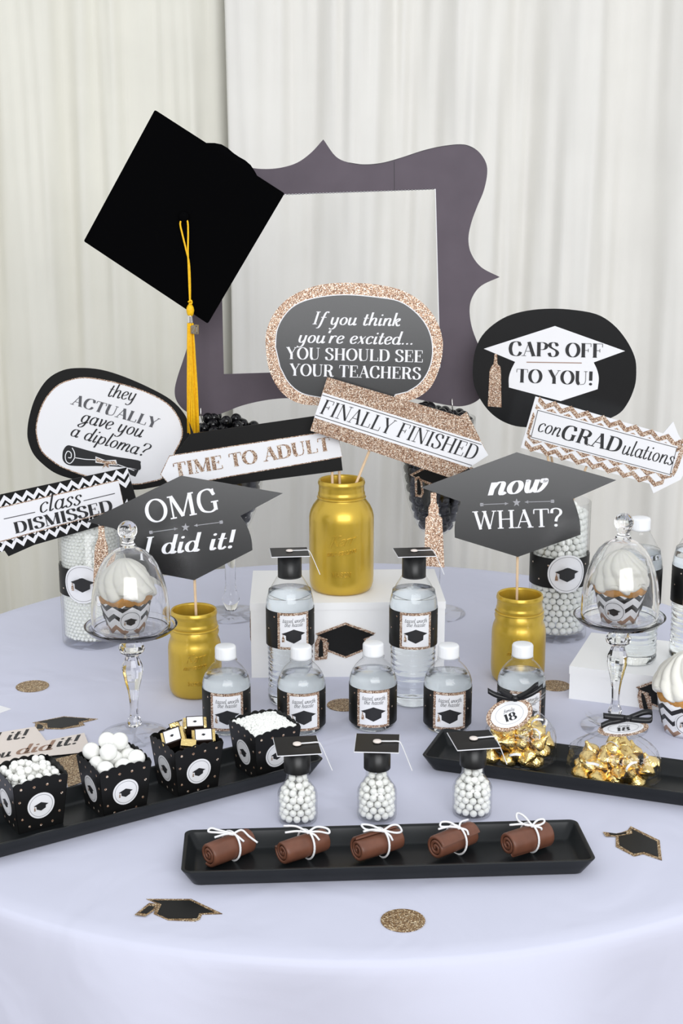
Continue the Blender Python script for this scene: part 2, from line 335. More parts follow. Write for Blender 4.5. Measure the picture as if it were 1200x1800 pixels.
# ------------------------------------------------------------------ drawn lettering (stroke font)
def Sf(x, y, h=0.13): return ('ln', [(x-h, y), (x+h, y)])
def El(cx, cy, rx, ry): return ('o', [(cx, cy, rx, ry)])
def Dt(x, y, r=0.085): return ('d', [(x, y, r)])
B_, T_ = 0.025, 0.975
GL = {
 ' ': (0.34, []),
 'A': (0.78, [('ln', [(.1,0),(.39,1)]), ('lk', [(.38,1),(.66,0)]), ('ln', [(.2,.34),(.55,.34)]), Sf(.1,B_), Sf(.66,B_)]),
 'B': (0.7, [('lk', [(.17,0),(.17,1)]), ('c', [(.17,T_),(.42,T_),(.56,.86),(.55,.68),(.4,.53),(.17,.52)]), ('c', [(.3,.52),(.5,.47),(.62,.3),(.56,.1),(.4,B_),(.05,B_)]), Sf(.12,T_,.09)]),
 'C': (0.78, [('c', [(.67,.72),(.59,.93),(.43,1),(.2,.88),(.11,.5),(.2,.12),(.43,0),(.6,.07),(.7,.28)]), ('ln', [(.67,.68),(.67,.99)])]),
 'D': (0.82, [('lk', [(.17,0),(.17,1)]), ('c', [(.17,T_),(.4,T_),(.62,.85),(.7,.5),(.62,.15),(.4,B_),(.17,B_)]), Sf(.12,T_,.09), Sf(.12,B_,.09)]),
 'E': (0.70, [('lk', [(.17,0),(.17,1)]), ('ln', [(.04,T_),(.6,T_),(.6,.74)]), ('ln', [(.04,B_),(.62,B_),(.62,.27)]), ('ln', [(.17,.52),(.45,.52)]), ('ln', [(.45,.4),(.45,.64)])]),
 'F': (0.66, [('lk', [(.17,0),(.17,1)]), ('ln', [(.04,T_),(.6,T_),(.6,.74)]), ('ln', [(.17,.5),(.45,.5)]), ('ln', [(.45,.38),(.45,.62)]), Sf(.17,B_)]),
 'G': (0.84, [('c', [(.67,.72),(.59,.93),(.43,1),(.2,.88),(.11,.5),(.2,.12),(.43,0),(.58,.04),(.66,.12)]), ('ln', [(.66,.7),(.66,.99)]), ('lk', [(.66,.42),(.66,.04)]), Sf(.66,.42)]),
 'H': (0.84, [('lk', [(.17,0),(.17,1)]), ('lk', [(.66,0),(.66,1)]), ('ln', [(.17,.51),(.66,.51)]), Sf(.17,B_), Sf(.17,T_), Sf(.66,B_), Sf(.66,T_)]),
 'I': (0.40, [('lk', [(.2,0),(.2,1)]), Sf(.2,B_), Sf(.2,T_)]),
 'K': (0.8, [('lk', [(.17,0),(.17,1)]), ('ln', [(.62,1),(.17,.4)]), ('lk', [(.32,.55),(.66,0)]), Sf(.17,B_), Sf(.17,T_), Sf(.66,B_), Sf(.62,T_,.1)]),
 'L': (0.68, [('lk', [(.17,0),(.17,1)]), ('ln', [(.04,B_),(.62,B_),(.62,.3)]), Sf(.17,T_)]),
 'M': (0.98, [('ln', [(.13,0),(.13,1)]), ('lk', [(.15,1),(.47,.04)]), ('ln', [(.47,.04),(.8,1)]), ('lk', [(.82,0),(.82,1)]), Sf(.13,B_,.11), Sf(.82,B_), Sf(.1,T_,.08), Sf(.86,T_,.09)]),
 'N': (0.84, [('ln', [(.14,0),(.14,1)]), ('lk', [(.15,1),(.68,.02)]), ('ln', [(.69,0),(.69,1)]), Sf(.14,B_), Sf(.1,T_,.1), Sf(.69,T_)]),
 'O': (0.86, [El(.43,.5,.33,.49)]),
 'P': (0.68, [('lk', [(.17,0),(.17,1)]), ('c', [(.17,T_),(.42,T_),(.58,.86),(.6,.73),(.55,.57),(.4,.48),(.17,.48)]), Sf(.17,B_), Sf(.12,T_,.09)]),
 'R': (0.80, [('lk', [(.17,0),(.17,1)]), ('c', [(.17,T_),(.42,T_),(.58,.86),(.6,.73),(.55,.59),(.4,.5),(.17,.5)]), ('ck', [(.36,.5),(.5,.4),(.56,.15),(.63,.04)]), ('cn', [(.6,.05),(.68,.0),(.77,.08)]), Sf(.17,B_), Sf(.12,T_,.09)]),
 'S': (0.66, [('c', [(.54,.76),(.47,.93),(.31,1),(.15,.92),(.12,.74),(.24,.6),(.46,.45),(.55,.28),(.48,.08),(.3,0),(.15,.07),(.08,.26)]), ('ln', [(.54,.72),(.54,.99)]), ('ln', [(.08,.01),(.08,.28)])]),
 'T': (0.74, [('lk', [(.37,0),(.37,1)]), ('ln', [(.04,.74),(.05,T_),(.69,T_),(.7,.74)]), Sf(.37,B_)]),
 'U': (0.82, [('lk', [(.17,1),(.17,.28)]), ('ck', [(.17,.3),(.22,.1),(.3,.04)]), ('cn', [(.2,.13),(.3,.03),(.42,.02),(.6,.08),(.67,.3),(.67,.6),(.67,1)]), Sf(.17,T_), Sf(.67,T_,.11)]),
 'W': (1.04, [('lk', [(.1,1),(.32,0)]), ('ln', [(.32,0),(.52,.95)]), ('lk', [(.5,1),(.73,0)]), ('ln', [(.73,0),(.94,1)]), Sf(.1,T_), Sf(.5,T_,.1), Sf(.94,T_,.1)]),
 'Y': (0.74, [('lk', [(.1,1),(.37,.43)]), ('ln', [(.66,1),(.37,.43)]), ('lk', [(.37,.46),(.37,0)]), Sf(.11,T_), Sf(.65,T_,.1), Sf(.37,B_)]),
 '!': (0.32, [('lk', [(.16,1),(.16,.32)]), Dt(.16,.07)]),
 '?': (0.58, [('c', [(.1,.74),(.13,.94),(.3,1),(.48,.9),(.49,.7),(.33,.5),(.27,.28)]), Dt(.27,.07)]),
 '.': (0.26, [Dt(.13,.06,.07)]),
 "'": (0.2, [('lk', [(.12,1.0),(.08,.78)])]),
 '1': (0.45, [('lk', [(.25,0),(.25,1)]), ('ln', [(.25,.98),(.08,.86)]), Sf(.25,B_)]),
 '7': (0.6, [('ln', [(.08,.74),(.08,T_),(.55,T_)]), ('c', [(.55,T_),(.4,.6),(.28,.3),(.27,0)])]),
 '8': (0.62, [El(.31,.74,.18,.25), El(.31,.25,.23,.25)]),
 '2': (0.6, [('c', [(.1,.72),(.15,.94),(.3,1),(.46,.92),(.48,.72),(.34,.45),(.08,.03)]), ('ln', [(.08,.03),(.52,.03),(.54,.2)])]),
 'a': (0.56, [El(.25,.29,.18,.28), ('c', [(.43,.58),(.42,.14),(.47,.0),(.57,.1)])]),
 'c': (0.46, [('c', [(.4,.45),(.35,.55),(.24,.58),(.1,.45),(.08,.28),(.13,.08),(.26,0),(.43,.12)])]),
 'd': (0.58, [El(.25,.29,.18,.28), ('c', [(.43,1.02),(.42,.14),(.47,.0),(.57,.1)])]),
 'e': (0.48, [('c', [(.1,.26),(.3,.32),(.4,.44),(.33,.56),(.22,.58),(.1,.44),(.08,.24),(.15,.05),(.28,0),(.44,.13)])]),
 'f': (0.36, [('c', [(.46,.92),(.38,1.0),(.28,.92),(.22,.6),(.16,0),(.08,-.25),(-.04,-.28)]), ('ln', [(.06,.56),(.4,.56)])]),
 'g': (0.56, [El(.25,.29,.18,.28), ('c', [(.43,.58),(.42,0),(.37,-.25),(.22,-.36),(.08,-.26),(.2,-.1),(.56,.1)])]),
 'h': (0.58, [('l', [(.1,1.02),(.1,0)]), ('c', [(.1,.26),(.2,.5),(.33,.58),(.42,.48),(.41,.14),(.46,0),(.57,.1)])]),
 'i': (0.30, [('c', [(.12,.58),(.11,.14),(.16,0),(.28,.1)]), Dt(.14,.82,.07)]),
 'k': (0.52, [('l', [(.1,1.02),(.1,0)]), ('c', [(.1,.25),(.25,.5),(.37,.57),(.4,.45),(.28,.32),(.14,.3)]), ('c', [(.22,.31),(.33,.06),(.41,0),(.51,.1)])]),
 'l': (0.29, [('c', [(.12,1.02),(.11,.14),(.16,0),(.28,.1)])]),
 'm': (0.84, [('l', [(.1,.58),(.1,0)]), ('c', [(.1,.26),(.2,.5),(.3,.58),(.38,.48),(.38,.2),(.38,0)]), ('c', [(.38,.26),(.48,.5),(.58,.58),(.67,.48),(.66,.14),(.71,0),(.83,.1)])]),
 'n': (0.58, [('l', [(.1,.58),(.1,0)]), ('c', [(.1,.26),(.2,.5),(.33,.58),(.42,.48),(.41,.14),(.46,0),(.57,.1)])]),
 'o': (0.52, [El(.26,.29,.18,.28)]),
 'p': (0.54, [('l', [(.1,.6),(.1,-.36)]), El(.28,.29,.18,.28)]),
 'r': (0.44, [('l', [(.1,.58),(.1,0)]), ('c', [(.1,.26),(.2,.5),(.31,.58),(.4,.5)])]),
 's': (0.42, [('c', [(.36,.44),(.29,.56),(.18,.57),(.1,.47),(.15,.36),(.28,.24),(.33,.12),(.23,0),(.11,.02),(.05,.13)])]),
 't': (0.36, [('c', [(.16,.86),(.12,.3),(.14,.06),(.22,0),(.35,.12)]), ('ln', [(.0,.56),(.32,.56)])]),
 'u': (0.58, [('c', [(.1,.58),(.1,.15),(.18,0),(.3,.05),(.42,.25)]), ('c', [(.42,.58),(.41,.14),(.46,0),(.57,.1)])]),
 'v': (0.48, [('c', [(.05,.53),(.11,.55),(.15,.3),(.2,.03),(.32,.2),(.4,.42),(.36,.58)])]),
 'w': (0.76, [('c', [(.05,.53),(.11,.55),(.13,.2),(.2,.02),(.3,.08),(.4,.35)]), ('c', [(.4,.58),(.38,.2),(.45,.02),(.57,.08),(.68,.35),(.66,.56),(.58,.57),(.6,.44),(.74,.5)])]),
 'x': (0.48, [('lk', [(.1,.58),(.38,0)]), ('ln', [(.42,.58),(.06,0)])]),
 'y': (0.56, [('c', [(.1,.58),(.1,.2),(.18,.03),(.3,.05),(.42,.25)]), ('c', [(.42,.58),(.41,0),(.36,-.25),(.2,-.36),(.06,-.28)])]),
}
def strip2(pts, w, closed=False):
    n = len(pts); V, Fc = [], []
    for i in range(n):
        a = pts[(i-1) % n] if (closed or i > 0) else pts[i]
        b = pts[(i+1) % n] if (closed or i < n-1) else pts[i]
        dx, dy = b[0]-a[0], b[1]-a[1]; L = math.hypot(dx, dy) or 1
        ww = w(abs(dy)/L)/2
        V += [(pts[i][0]-dy/L*ww, pts[i][1]+dx/L*ww), (pts[i][0]+dy/L*ww, pts[i][1]-dx/L*ww)]
    for i in range(n if closed else n-1):
        j = (i+1) % n
        Fc.append((2*i, 2*i+1, 2*j+1, 2*j))
    return V, Fc
def text2(s, thick=0.15, thin=0.045, slant=0.0, q=4):
    V, Fc = [], []; x = 0.0; cnt = [0]
    def add(vf):                              # every stroke lies a hair above the one before it
        n = len(V); cnt[0] += 1; lay = (cnt[0] % 9)*0.00003
        V.extend((p[0]+x+slant*p[1], p[1], lay) for p in vf[0]); Fc.extend(tuple(i+n for i in f) for f in vf[1])
    auto = lambda d: thin + (thick-thin)*d**1.6
    for ch in s:
        adv, strokes = GL[ch]
        for mode, pts in strokes:
            if mode == 'o':
                cx, cy, rx, ry = pts[0]; add(strip2(ell(cx, cy, rx, ry, 8*q), auto, True)); continue
            if mode == 'd':
                cx, cy, r = pts[0]; e = ell(cx, cy, r*(thick/.15)**.5, r*(thick/.15)**.5, 10)
                add(([(cx, cy)] + e, [(0, 1+k, 1+(k+1) % 10) for k in range(10)])); continue
            w = auto if len(mode) == 1 else ((lambda d: thick) if mode[1] == 'k' else (lambda d: thin))
            if mode[0] == 'c': add(strip2(cr(pts, q), w))
            else:
                for a, b in zip(pts, pts[1:]): add(strip2([a, b], w))
        x += adv
    return V, Fc, x

# ------------------------------------------------------------------ flat boards drawn on a leaning plane
class Board:
    """a card on an upright plane at depth Y; outlines are given as points on that plane"""
    def __init__(s, name, Y, lean, base, label, cat, group=None, z0=T+.2):
        s.Y, s.lean, s.z0 = Y, lean, z0
        s.n = Vector((0, -math.cos(lean), math.sin(lean)))
        s.root = empty(name, base, 0, label, cat, group); s.base = Vector(base)
    def p(s, px, lift=0.0): return P(px[0], px[1], s.Y, s.lean, s.z0) + s.n*lift - s.base
    def plate(s, name, pts, m, lift=0.0, th=0.0022, holes=(), parent=None):
        fr = [s.p(q, lift) for q in pts]
        return mesh(name, slab(fr, -s.n*th, [[s.p(q, lift) for q in h] for h in holes]), m, parent or s.root)
    def print_(s, name, pts, m, lift=0.0003, parent=None, holes=()):
        return s.plate(name, pts, m, lift, 0.00025, holes, parent)
    def flat(s, name, vf, m, lift=0.0006, parent=None):
        return mesh(name, ([s.p(q, lift + (q[2] if len(q) > 2 else 0)) for q in vf[0]], vf[1]), m, parent or s.root)
    def text(s, st, x0, y0, x1, y1, cap, m, thick=.15, thin=.045, slant=0.0, lift=0.0008, name='lettering', parent=None):
        V, Fc, w = text2(st, thick, thin, slant)
        dx, dy = x1-x0, y1-y0; L = math.hypot(dx, dy); ux, uy = dx/L, dy/L
        out = [(x0 + ux*v[0]*L/w + uy*v[1]*cap, y0 + uy*v[0]*L/w - ux*v[1]*cap, v[2]) for v in V]
        return s.flat(name, (out, Fc), m, lift, parent)
    def line(s, name, a, b, w, m, lift=0.0006, parent=None):
        return s.flat(name, strip2([a, b], lambda d: w), m, lift, parent)
    def path(s, name, pts, w, m, lift=0.0006, closed=False, parent=None):
        return s.flat(name, strip2(pts, lambda d: w, closed), m, lift, parent)
    def zigzag(s, name, a, b, amp, n, w, m, lift=0.0006):
        dx, dy = b[0]-a[0], b[1]-a[1]; L = math.hypot(dx, dy); nx, ny = -dy/L, dx/L
        V, Fc = [], []
        hw = w*0.72
        for k in range(2*n+1):
            t = k/(2*n); o = amp/2 if k % 2 else -amp/2
            x, y = a[0]+dx*t, a[1]+dy*t
            V += [(x+nx*(o-hw), y+ny*(o-hw)), (x+nx*(o+hw), y+ny*(o+hw))]
        for k in range(2*n): Fc.append((2*k, 2*k+1, 2*k+3, 2*k+2))
        return s.flat(name, (V, Fc), m, lift)
    def stick(s, top_px, end, r=0.0021):
        a = s.p(top_px, -0.0046)
        return mesh('stick', tube([a, Vector(end)-s.base], r, 8), M['wood'], s.root, True)
    def star(s, cx, cy, r, m, lift=0.0007):
        pts = [(cx + (r if k % 2 == 0 else r*.42)*math.sin(PI*k/5), cy - (r if k % 2 == 0 else r*.42)*math.cos(PI*k/5)) for k in range(10)]
        return s.print_('star', pts, m, lift)
    def arrow(s, a, b, m, lift=0.0006):       # shaft with head at b and fletching at a
        dx, dy = b[0]-a[0], b[1]-a[1]; L = math.hypot(dx, dy); ux, uy = dx/L, dy/L; nx, ny = -uy, ux
        q = lambda t, o: (a[0]+ux*t+nx*o, a[1]+uy*t+ny*o)
        o = s.line('arrow', a, b, 1.1, m, lift)
        s.print_('arrowhead', [q(L, 0), q(L-6, 2.6), q(L-6, -2.6)], m, lift, o)
        s.print_('fletching', [q(0, 3), q(6, 2.4), q(3.5, 0), q(6, -2.4), q(0, -3), q(-1, 0)], m, lift, o)
        return o
def grow(pts, d):                             # outline moved outwards by d
    n = len(pts); A = sum(pts[i][0]*pts[(i+1) % n][1]-pts[(i+1) % n][0]*pts[i][1] for i in range(n))
    sg = 1 if A > 0 else -1; out = []
    for i in range(n):
        a, b = pts[i-1], pts[(i+1) % n]; dx, dy = b[0]-a[0], b[1]-a[1]; L = math.hypot(dx, dy) or 1
        out.append((pts[i][0]+dy/L*d*sg, pts[i][1]-dx/L*d*sg))
    return out
# graduation cap emblem in unit coordinates (x right, y up), 1 = half width of the board
CAPTOP = [(-1, .12), (0, .52), (1, .12), (0.0, -.28)]
def cap_outline(sx=1.0):
    return [(-1,.1),(0,.5),(1,.1),(.62,-.05),(.7,-.2),(.68,-.42),(0,-.72),(-.68,-.42),(-.7,-.2),(-.62,-.05)]
def cap_tassel(): return [(-.9,.05),(-.84,.05),(-.83,-.18),(-.76,-.26),(-.73,-.62),(-.98,-.62),(-.95,-.26),(-.9,-.18)]
def cap_icon(mapf, parent, m=None, mt=None, name='cap_emblem', th=0.00012):
    """flat printed cap made with mapf(x, y) -> 3-D"""
    xs = [-1, -.9, -.8, -.7, -.64, -.62, -.5, -.35, -.2, 0, .2, .35, .5, .62, .64, .7, .8, .9, 1]
    rows = []
    for x in xs:
        a = abs(x); yt = .1 + .4*(1-a)
        yb = (-.05 + .15*(a-.62)/.38) if a > .63 else -.72 + .3*a/.63
        rows.append([mapf(x, yt + (yb-yt)*k/4) for k in range(5)])
    V = [p for r in rows for p in r]
    o = mesh(name, (V, [(i*5+k, i*5+k+1, i*5+k+6, i*5+k+5) for i in range(len(xs)-1) for k in range(4)]), m or M['ink'], parent)
    t = cap_tassel(); c = mapf(-.86, -.3)
    mesh('tassel_print', ([mapf(*q) for q in t] + [c], [(i, (i+1) % 8, 8) for i in range(8)]), mt or M['glit'], o)
    return o

# ================================================================== the room
tag(mesh('floor', box(-3.5, 3.5, -4.5, 3.75, -0.05, 0.0), M['floor']), kind='structure')
tag(mesh('wall_back', box(-3.5, 3.5, 3.68, 3.75, 0.0, 3.0), M['wall']), kind='structure')

tag(mesh('blocker_wall', box(-3.5, 3.5, -4.5, -4.42, 0.0, 3.9), M['wall_dim']), kind='structure')  # unseen wall added to block low world light and darken sign reflections

def curtain(x0, x1, y, seed, m, label, amp=0.016):
    rnd = random.Random(seed); nx = int((x1-x0)/0.0055); nz = 46; H = 2.95
    comps = [(rnd.uniform(0.16, 0.34), rnd.uniform(0, 6.28), rnd.uniform(.7, 1.1), rnd.uniform(-.05, .05)) for _ in range(3)] + \
            [(rnd.uniform(0.05, 0.10), rnd.uniform(0, 6.28), rnd.uniform(.16, .32), rnd.uniform(-.05, .05)) for _ in range(4)] + \
            [(rnd.uniform(0.022, 0.04), rnd.uniform(0, 6.28), rnd.uniform(.05, .09), rnd.uniform(-.04, .04)) for _ in range(3)]
    V, Fc = [], []
    for k in range(nz+1):
        z = H*k/nz
        for i in range(nx+1):
            x = x0 + (x1-x0)*i/nx
            d = sum(a*math.sin(2*PI*(x + sl*(z-1))/w + ph + .35*math.sin(z*1.7+ph)) for w, ph, a, sl in comps)
            V.append((x + .004*math.sin(z*2.3+seed), y + amp*d + .004*math.sin(3*z+8*x), z + .005))
    W = nx+1; n = len(V)
    for k in range(nz):
        for i in range(nx): Fc.append((k*W+i, k*W+i+1, (k+1)*W+i+1, (k+1)*W+i))
    o = mesh('curtain', (V, Fc), m, None, True)
    sm = o.modifiers.new('thickness', 'SOLIDIFY'); sm.thickness = 0.0015
    return tag(o, label, 'curtain', 'drapes hung behind the table')
curtain(-1.75, -0.235, 3.42, 3, M['curtain_a'], 'cream drape behind the black graduation cap, left of the panel seam')
curtain(-0.262, 1.75, 3.36, 11, M['curtain_b'], 'white gathered drape behind the plum grey photo frame')

# ---- table and cloth
TC = (0.0115, 2.06); TR = 0.757
tb = empty('round_table', (TC[0], TC[1], 0), 0, 'round folding table hidden under the white tablecloth', 'table')
mesh('tabletop', lathe([(0, T-.030), (TR-.008, T-.030), (TR-.006, T-.024), (TR-.006, T-.008), (TR-.009, T-.006), (0, T-.006)], 64), M['wood'], tb)
for k in range(4):
    a = PI/4 + k*PI/2
    mesh('leg', tube([(.5*math.cos(a), .5*math.sin(a), T-.031), (.55*math.cos(a), .55*math.sin(a), 0)], .015, 10), M['silver'], tb, True)
def cloth():
    seg = 288; V, Fc, rings = [], [], []
    prof = [(TR*k/26, 0.0) for k in range(1, 26)] + [(TR-.006, -.0005), (TR-.001, -.003), (TR+.002, -.008), (TR+.004, -.016), (TR+.005, -.03)]
    for k in range(1, 24): prof.append((TR+.006, -.03 - .69*k/23))
    V.append((0, 0, T))
    for r, z in prof:
        ids = []
        for s in range(seg):
            a = 2*PI*s/seg
            drop = min(1, max(0, (-z-.01)/.30))
            d = drop*(.028*math.sin(9*a+.6) + .02*math.sin(14*a+2.1) + .012*math.sin(23*a) + .03) + max(0, min(1, -z/.05))*.005*math.sin(13*a+1)
            x, y = r*math.cos(a), r*math.sin(a)
            zz = z if r > TR-.02 else 0.0
            dz = 0.0
            if z < -.6: dz = .0
            ids.append(len(V)); V.append((x + d*math.cos(a), y + d*math.sin(a), T + zz + dz))
        rings.append(ids)
    for s in range(seg): Fc.append((0, rings[0][s], rings[0][(s+1) % seg]))
    for A, B in zip(rings, rings[1:]):
        for s in range(seg):
            j = (s+1) % seg; Fc.append((A[s], B[s], B[j], A[j]))
    return V, Fc
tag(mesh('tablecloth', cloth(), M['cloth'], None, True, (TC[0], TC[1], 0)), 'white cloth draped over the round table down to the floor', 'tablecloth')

# ---- balls: shared meshes
def ico(sub=2):
    bm = bmesh.new(); bmesh.ops.create_icosphere(bm, subdivisions=sub, radius=1.0)
    v = [tuple(x.co) for x in bm.verts]; f = [tuple(y.index for y in x.verts) for x in bm.faces]; bm.free(); return v, f
ICO1, ICO2, ICO3 = ico(1), ico(2), ico(3)
def ballmesh(name, r, m, src=ICO2):
    me = bpy.data.meshes.new(name); me.from_pydata([(x*r, y*r, z*r) for x, y, z in src[0]], [], src[1]); me.materials.append(m)
    me.polygons.foreach_set('use_smooth', [True]*len(me.polygons)); me.update(); return me
def shell_balls(Rf, z0, z1, r, jit=.12, seed=1):
    """ball centres lining the inside of a round vessel of inner radius Rf(z), z measured from the vessel's base"""
    rnd = random.Random(seed); out = []; z = z0 + r; i = 0
    while z < z1:
        R = Rf(z) - r*1.02
        if R > r*1.1:
            n = max(3, int(2*PI*R/(2*r*1.01)))
            for k in range(n):
                a = 2*PI*(k + .5*(i % 2))/n + rnd.uniform(-jit, jit)*r/R
                out.append((R*math.cos(a), R*math.sin(a), z + rnd.uniform(-jit, jit)*r*.7, a))
            if R > 3.2*r:
                R2 = R - 1.75*r; n2 = max(3, int(2*PI*R2/(2*r*1.05)))
                for k in range(n2):
                    a = 2*PI*(k+.3)/n2 + rnd.uniform(-.3, .3)*r/R2
                    out.append((R2*math.cos(a), R2*math.sin(a), z + r*.6, None))
        else: out.append((0, 0, z, -PI/2))
        z += 1.74*r; i += 1
    return out
def fill(origin, pts, r, me, name, label, cat, group, restname, restlabel, m, lowsrc=ICO1, front=0.15, extra=()):
    rest = []
    for x, y, z, a in pts:
        if a is not None and math.sin(a) < front:
            o = obj_from(me, name, None, (origin[0]+x, origin[1]+y, origin[2]+z), (x*90, y*77, z*50)); tag(o, label, cat, group)
        else: rest.append((x, y, z))
    for x, y, z in extra:
        o = obj_from(me, name, None, (origin[0]+x, origin[1]+y, origin[2]+z), (x*90, y*77, z*50)); tag(o, label, cat, group)
    if rest:
        o = mesh(restname, join(*[([(v[0]*r+x, v[1]*r+y, v[2]*r+z) for v in lowsrc[0]], lowsrc[1]) for x, y, z in rest]), m, None, True, origin)
        tag(o, restlabel, cat, None, 'stuff')

# ================================================================== plum photo frame and graduation cap
FY = 2.465
fr_out = [(430,293),(455,296),(490,295),(520,286),(545,270),(560,254),(568,246)]
fr_out = cr([(402,287),(430,293),(460,297),(492,295),(522,286),(547,268),(568,245)], 5) + \
  cr([(568,245),(590,275),(614,286),(640,289),(672,286),(705,277),(745,264),(782,256),(815,254),(838,264),(853,284),(856,305),(850,335),(838,364),(828,392),(823,420),(828,446),(846,470),(878,487)], 5)[1:] + \
  cr([(878,487),(846,502),(830,522),(825,545),(829,575),(840,605),(854,635),(860,660),(853,688),(836,706),(812,714),(785,712),(745,704),(705,698),(665,698),(630,706),(606,722),(592,745)], 5)[1:] + \
  cr([(592,745),(574,722),(548,706),(512,700),(470,703),(425,713),(382,729),(350,731),(325,722),(310,704),(307,685),(312,662),(322,632),(331,602),(335,570),(330,540),(312,515),(283,497)], 5)[1:] + \
  cr([(283,497),(312,482),(326,460),(330,430),(322,395),(308,362),(297,330),(294,302),(304,276),(325,265),(352,268),(380,279),(402,287)], 5)[1:-1]
fr_hole = [(386,347),(765,333),(773,646),(393,658)]
fb = Board('photo_frame', FY, 0.0, (P(580, 500, FY).x, FY, P(580, 745, FY).z), 'large plum grey photo prop frame with pointed scrolls and empty square opening', 'frame')
fb.plate('frame_board', fr_out, M['frame'], 0, 0.004, [fr_hole])
fb.line('crease', (692.5,284), (693,335), 0.9, M['ink'], 0.0002)
fb.path('cut_edge', [(500,342),(765,332.6),(773,646)], 1.6, M['white_ink'], 0.0002)
fb.path('corrugation_edge', [(x, 342.6-(x-500)*.0362 - (1.0 if i % 2 else 0)) for i, x in enumerate(range(502, 764, 3))], 0.9, M['ink'], 0.0003)
fb.path('corrugation_edge', [(x, y+.4) for x, y in cr([(612,285.5),(640,289),(672,286),(705,277),(745,264),(782,256),(815,254),(834,261)], 8)], 0.9, M['ink'], 0.0003)
for x, y0, y1 in ((353,716,741),(794,700,728)):   # wire hooks holding the frame on the vases
    fb_p = [P(x, y0, FY)-fb.base+Vector((0,-.003,0)), P(x+.5, (y0+y1)/2, FY)-fb.base+Vector((0,-.006,0)), P(x+3, y1, FY)-fb.base+Vector((0,-.002,0))]
    mesh('wire_hook', tube(cr(fb_p, 5), .0011, 6), M['silver'], fb.root, True)

CY = 2.372
CC = P(322, 382, CY)
cb = Board('graduation_cap', CY, 0.0, CC, 'black cloth graduation cap hung tilted on the frame corner with a yellow tassel', 'graduation cap')
cpts = [(272,193),(500,340),(365,569),(147,424)]
def rounded_quad(pts, r=0.012, n=4):
    out = []
    for i in range(4):
        a, b, c = pts[i-1], pts[i], pts[(i+1) % 4]
        for k in range(n+1):
            t = k/n
            q0 = (b[0]+(a[0]-b[0])*r, b[1]+(a[1]-b[1])*r); q1 = (b[0]+(c[0]-b[0])*r, b[1]+(c[1]-b[1])*r)
            out.append(((1-t)**2*q0[0]+2*t*(1-t)*b[0]+t*t*q1[0], (1-t)**2*q0[1]+2*t*(1-t)*b[1]+t*t*q1[1]))
    return out
cb.plate('mortarboard', rounded_quad(cpts), M['felt'], 0, 0.005)
ks = (P(422, 382, CY)-P(322, 382, CY)).length/100      # metres per pixel at the cap
# soft skull cap behind the board, its crown showing over the upper right edge
sk = lathe([(.072, .070), (.083, .055), (.088, .030), (.086, .010), (.078, .0006), (.070, .0006), (.078, .010), (.082, .030), (.078, .055), (.069, .068)], 48, lambda a, r, z: r*(1+.03*math.sin(5*a)+.015*math.sin(11*a)))
sc = P(363, 350, CY) - cb.base
sk = ([(sc.x + x, sc.y + .006 + z, sc.z + y) for x, y, z in sk[0]], sk[1] + [tuple(range(48))])
mesh('skull_cap', sk, M['felt'], cb.root, True)
bt = cb.p((323, 381), 0.0)
mesh('button', xf(lathe([(0, .0075), (.004, .0072), (.0075, .0055), (.0092, .002), (.0092, 0), (0, 0)], 24), tuple(bt), (PI/2, 0, 0)), M['felt'], cb.root, True)
tasselroot = empty('tassel', (0, 0, 0)); tasselroot.parent = cb.root
TL = 0.0095
c1 = [cb.p(q, l) for q, l in (((323,384),.002),((317,392),.003),((321,412),.004),((328,440),.006),((333,462),.0075),((335,500),.0085),((335,535),TL))]
c2 = [cb.p(q, l) for q, l in (((325,384),.002),((330,390),.003),((331,412),.004),((331,440),.0075),((332,462),.0095),((333.5,500),.010),((335,535),TL))]
mesh('cord', join(tube(cr(c1, 5), .0016, 6), tube(cr(c2, 5), .0016, 6)), M['tassel'], tasselroot, True)
k0 = cb.p((335, 531), TL)
mesh('knot', tube(cr([cb.p((332,530), TL+.002), cb.p((337,527), TL+.003), cb.p((338,532), TL+.002), cb.p((333,534), TL+.003)], 4), .0016, 6), M['tassel'], tasselroot, True)
def at(py): return cb.p((335, py), TL)
hz = lambda a, b: (at(a)-at(b)).length
mesh('tassel_head', xf(lathe([(0, 0), (.0035, -.0006), (.0058, -.005), (.0066, -.010), (.0055, -.016), (.0036, -.0195), (0, -.0195)], 20), tuple(at(534))), M['tassel'], tasselroot, True)
mesh('metal_band', xf(lathe([(.0036, 0), (.0042, -.0008)] + [(.0040+.0004*(k % 2), -.0015-.0011*k) for k in range(11)] + [(.0036, -.0145)], 20), tuple(at(553))), M['silver'], tasselroot, True)
rnd = random.Random(5); strands = []
topz = at(567); botz = at(757)
for k in range(110):
    a = rnd.uniform(0, 2*PI); q = rnd.random()**.5
    dx0, dy0 = .0048*q*math.cos(a), .0048*q*math.sin(a)
    dx1, dy1 = .0098*q*math.cos(a)+rnd.uniform(-.001, .001), .0075*q*math.sin(a)
    L = 1.0 + rnd.uniform(-.015, .02)
    pth = []
    for i in range(6):
        t = i/5
        b = Vector((0.0055*t, 0, 0))
        pth.append(topz + (botz-topz)*t*L + b + Vector((dx0+(dx1-dx0)*t**.8 + .0006*math.sin(6*t+k), dy0+(dy1-dy0)*t, 0)))
    strands.append(tube(pth, .00085, 5))
tag(mesh('tassel_skirt', join(*strands), M['tassel'], tasselroot, True), kind='stuff')
V, Fc, w = text2('21', .2, .14)
ch = at(577)
mesh('year_charm', slab([ch + Vector((x*.0085+.002, -.010, z*.0085)) for x, z in ((0,-.8),(1.5,-.9),(1.6,.9),(.9,1.0),(0,.7))], (0, .001, 0)), M['goldmetal'], tasselroot)
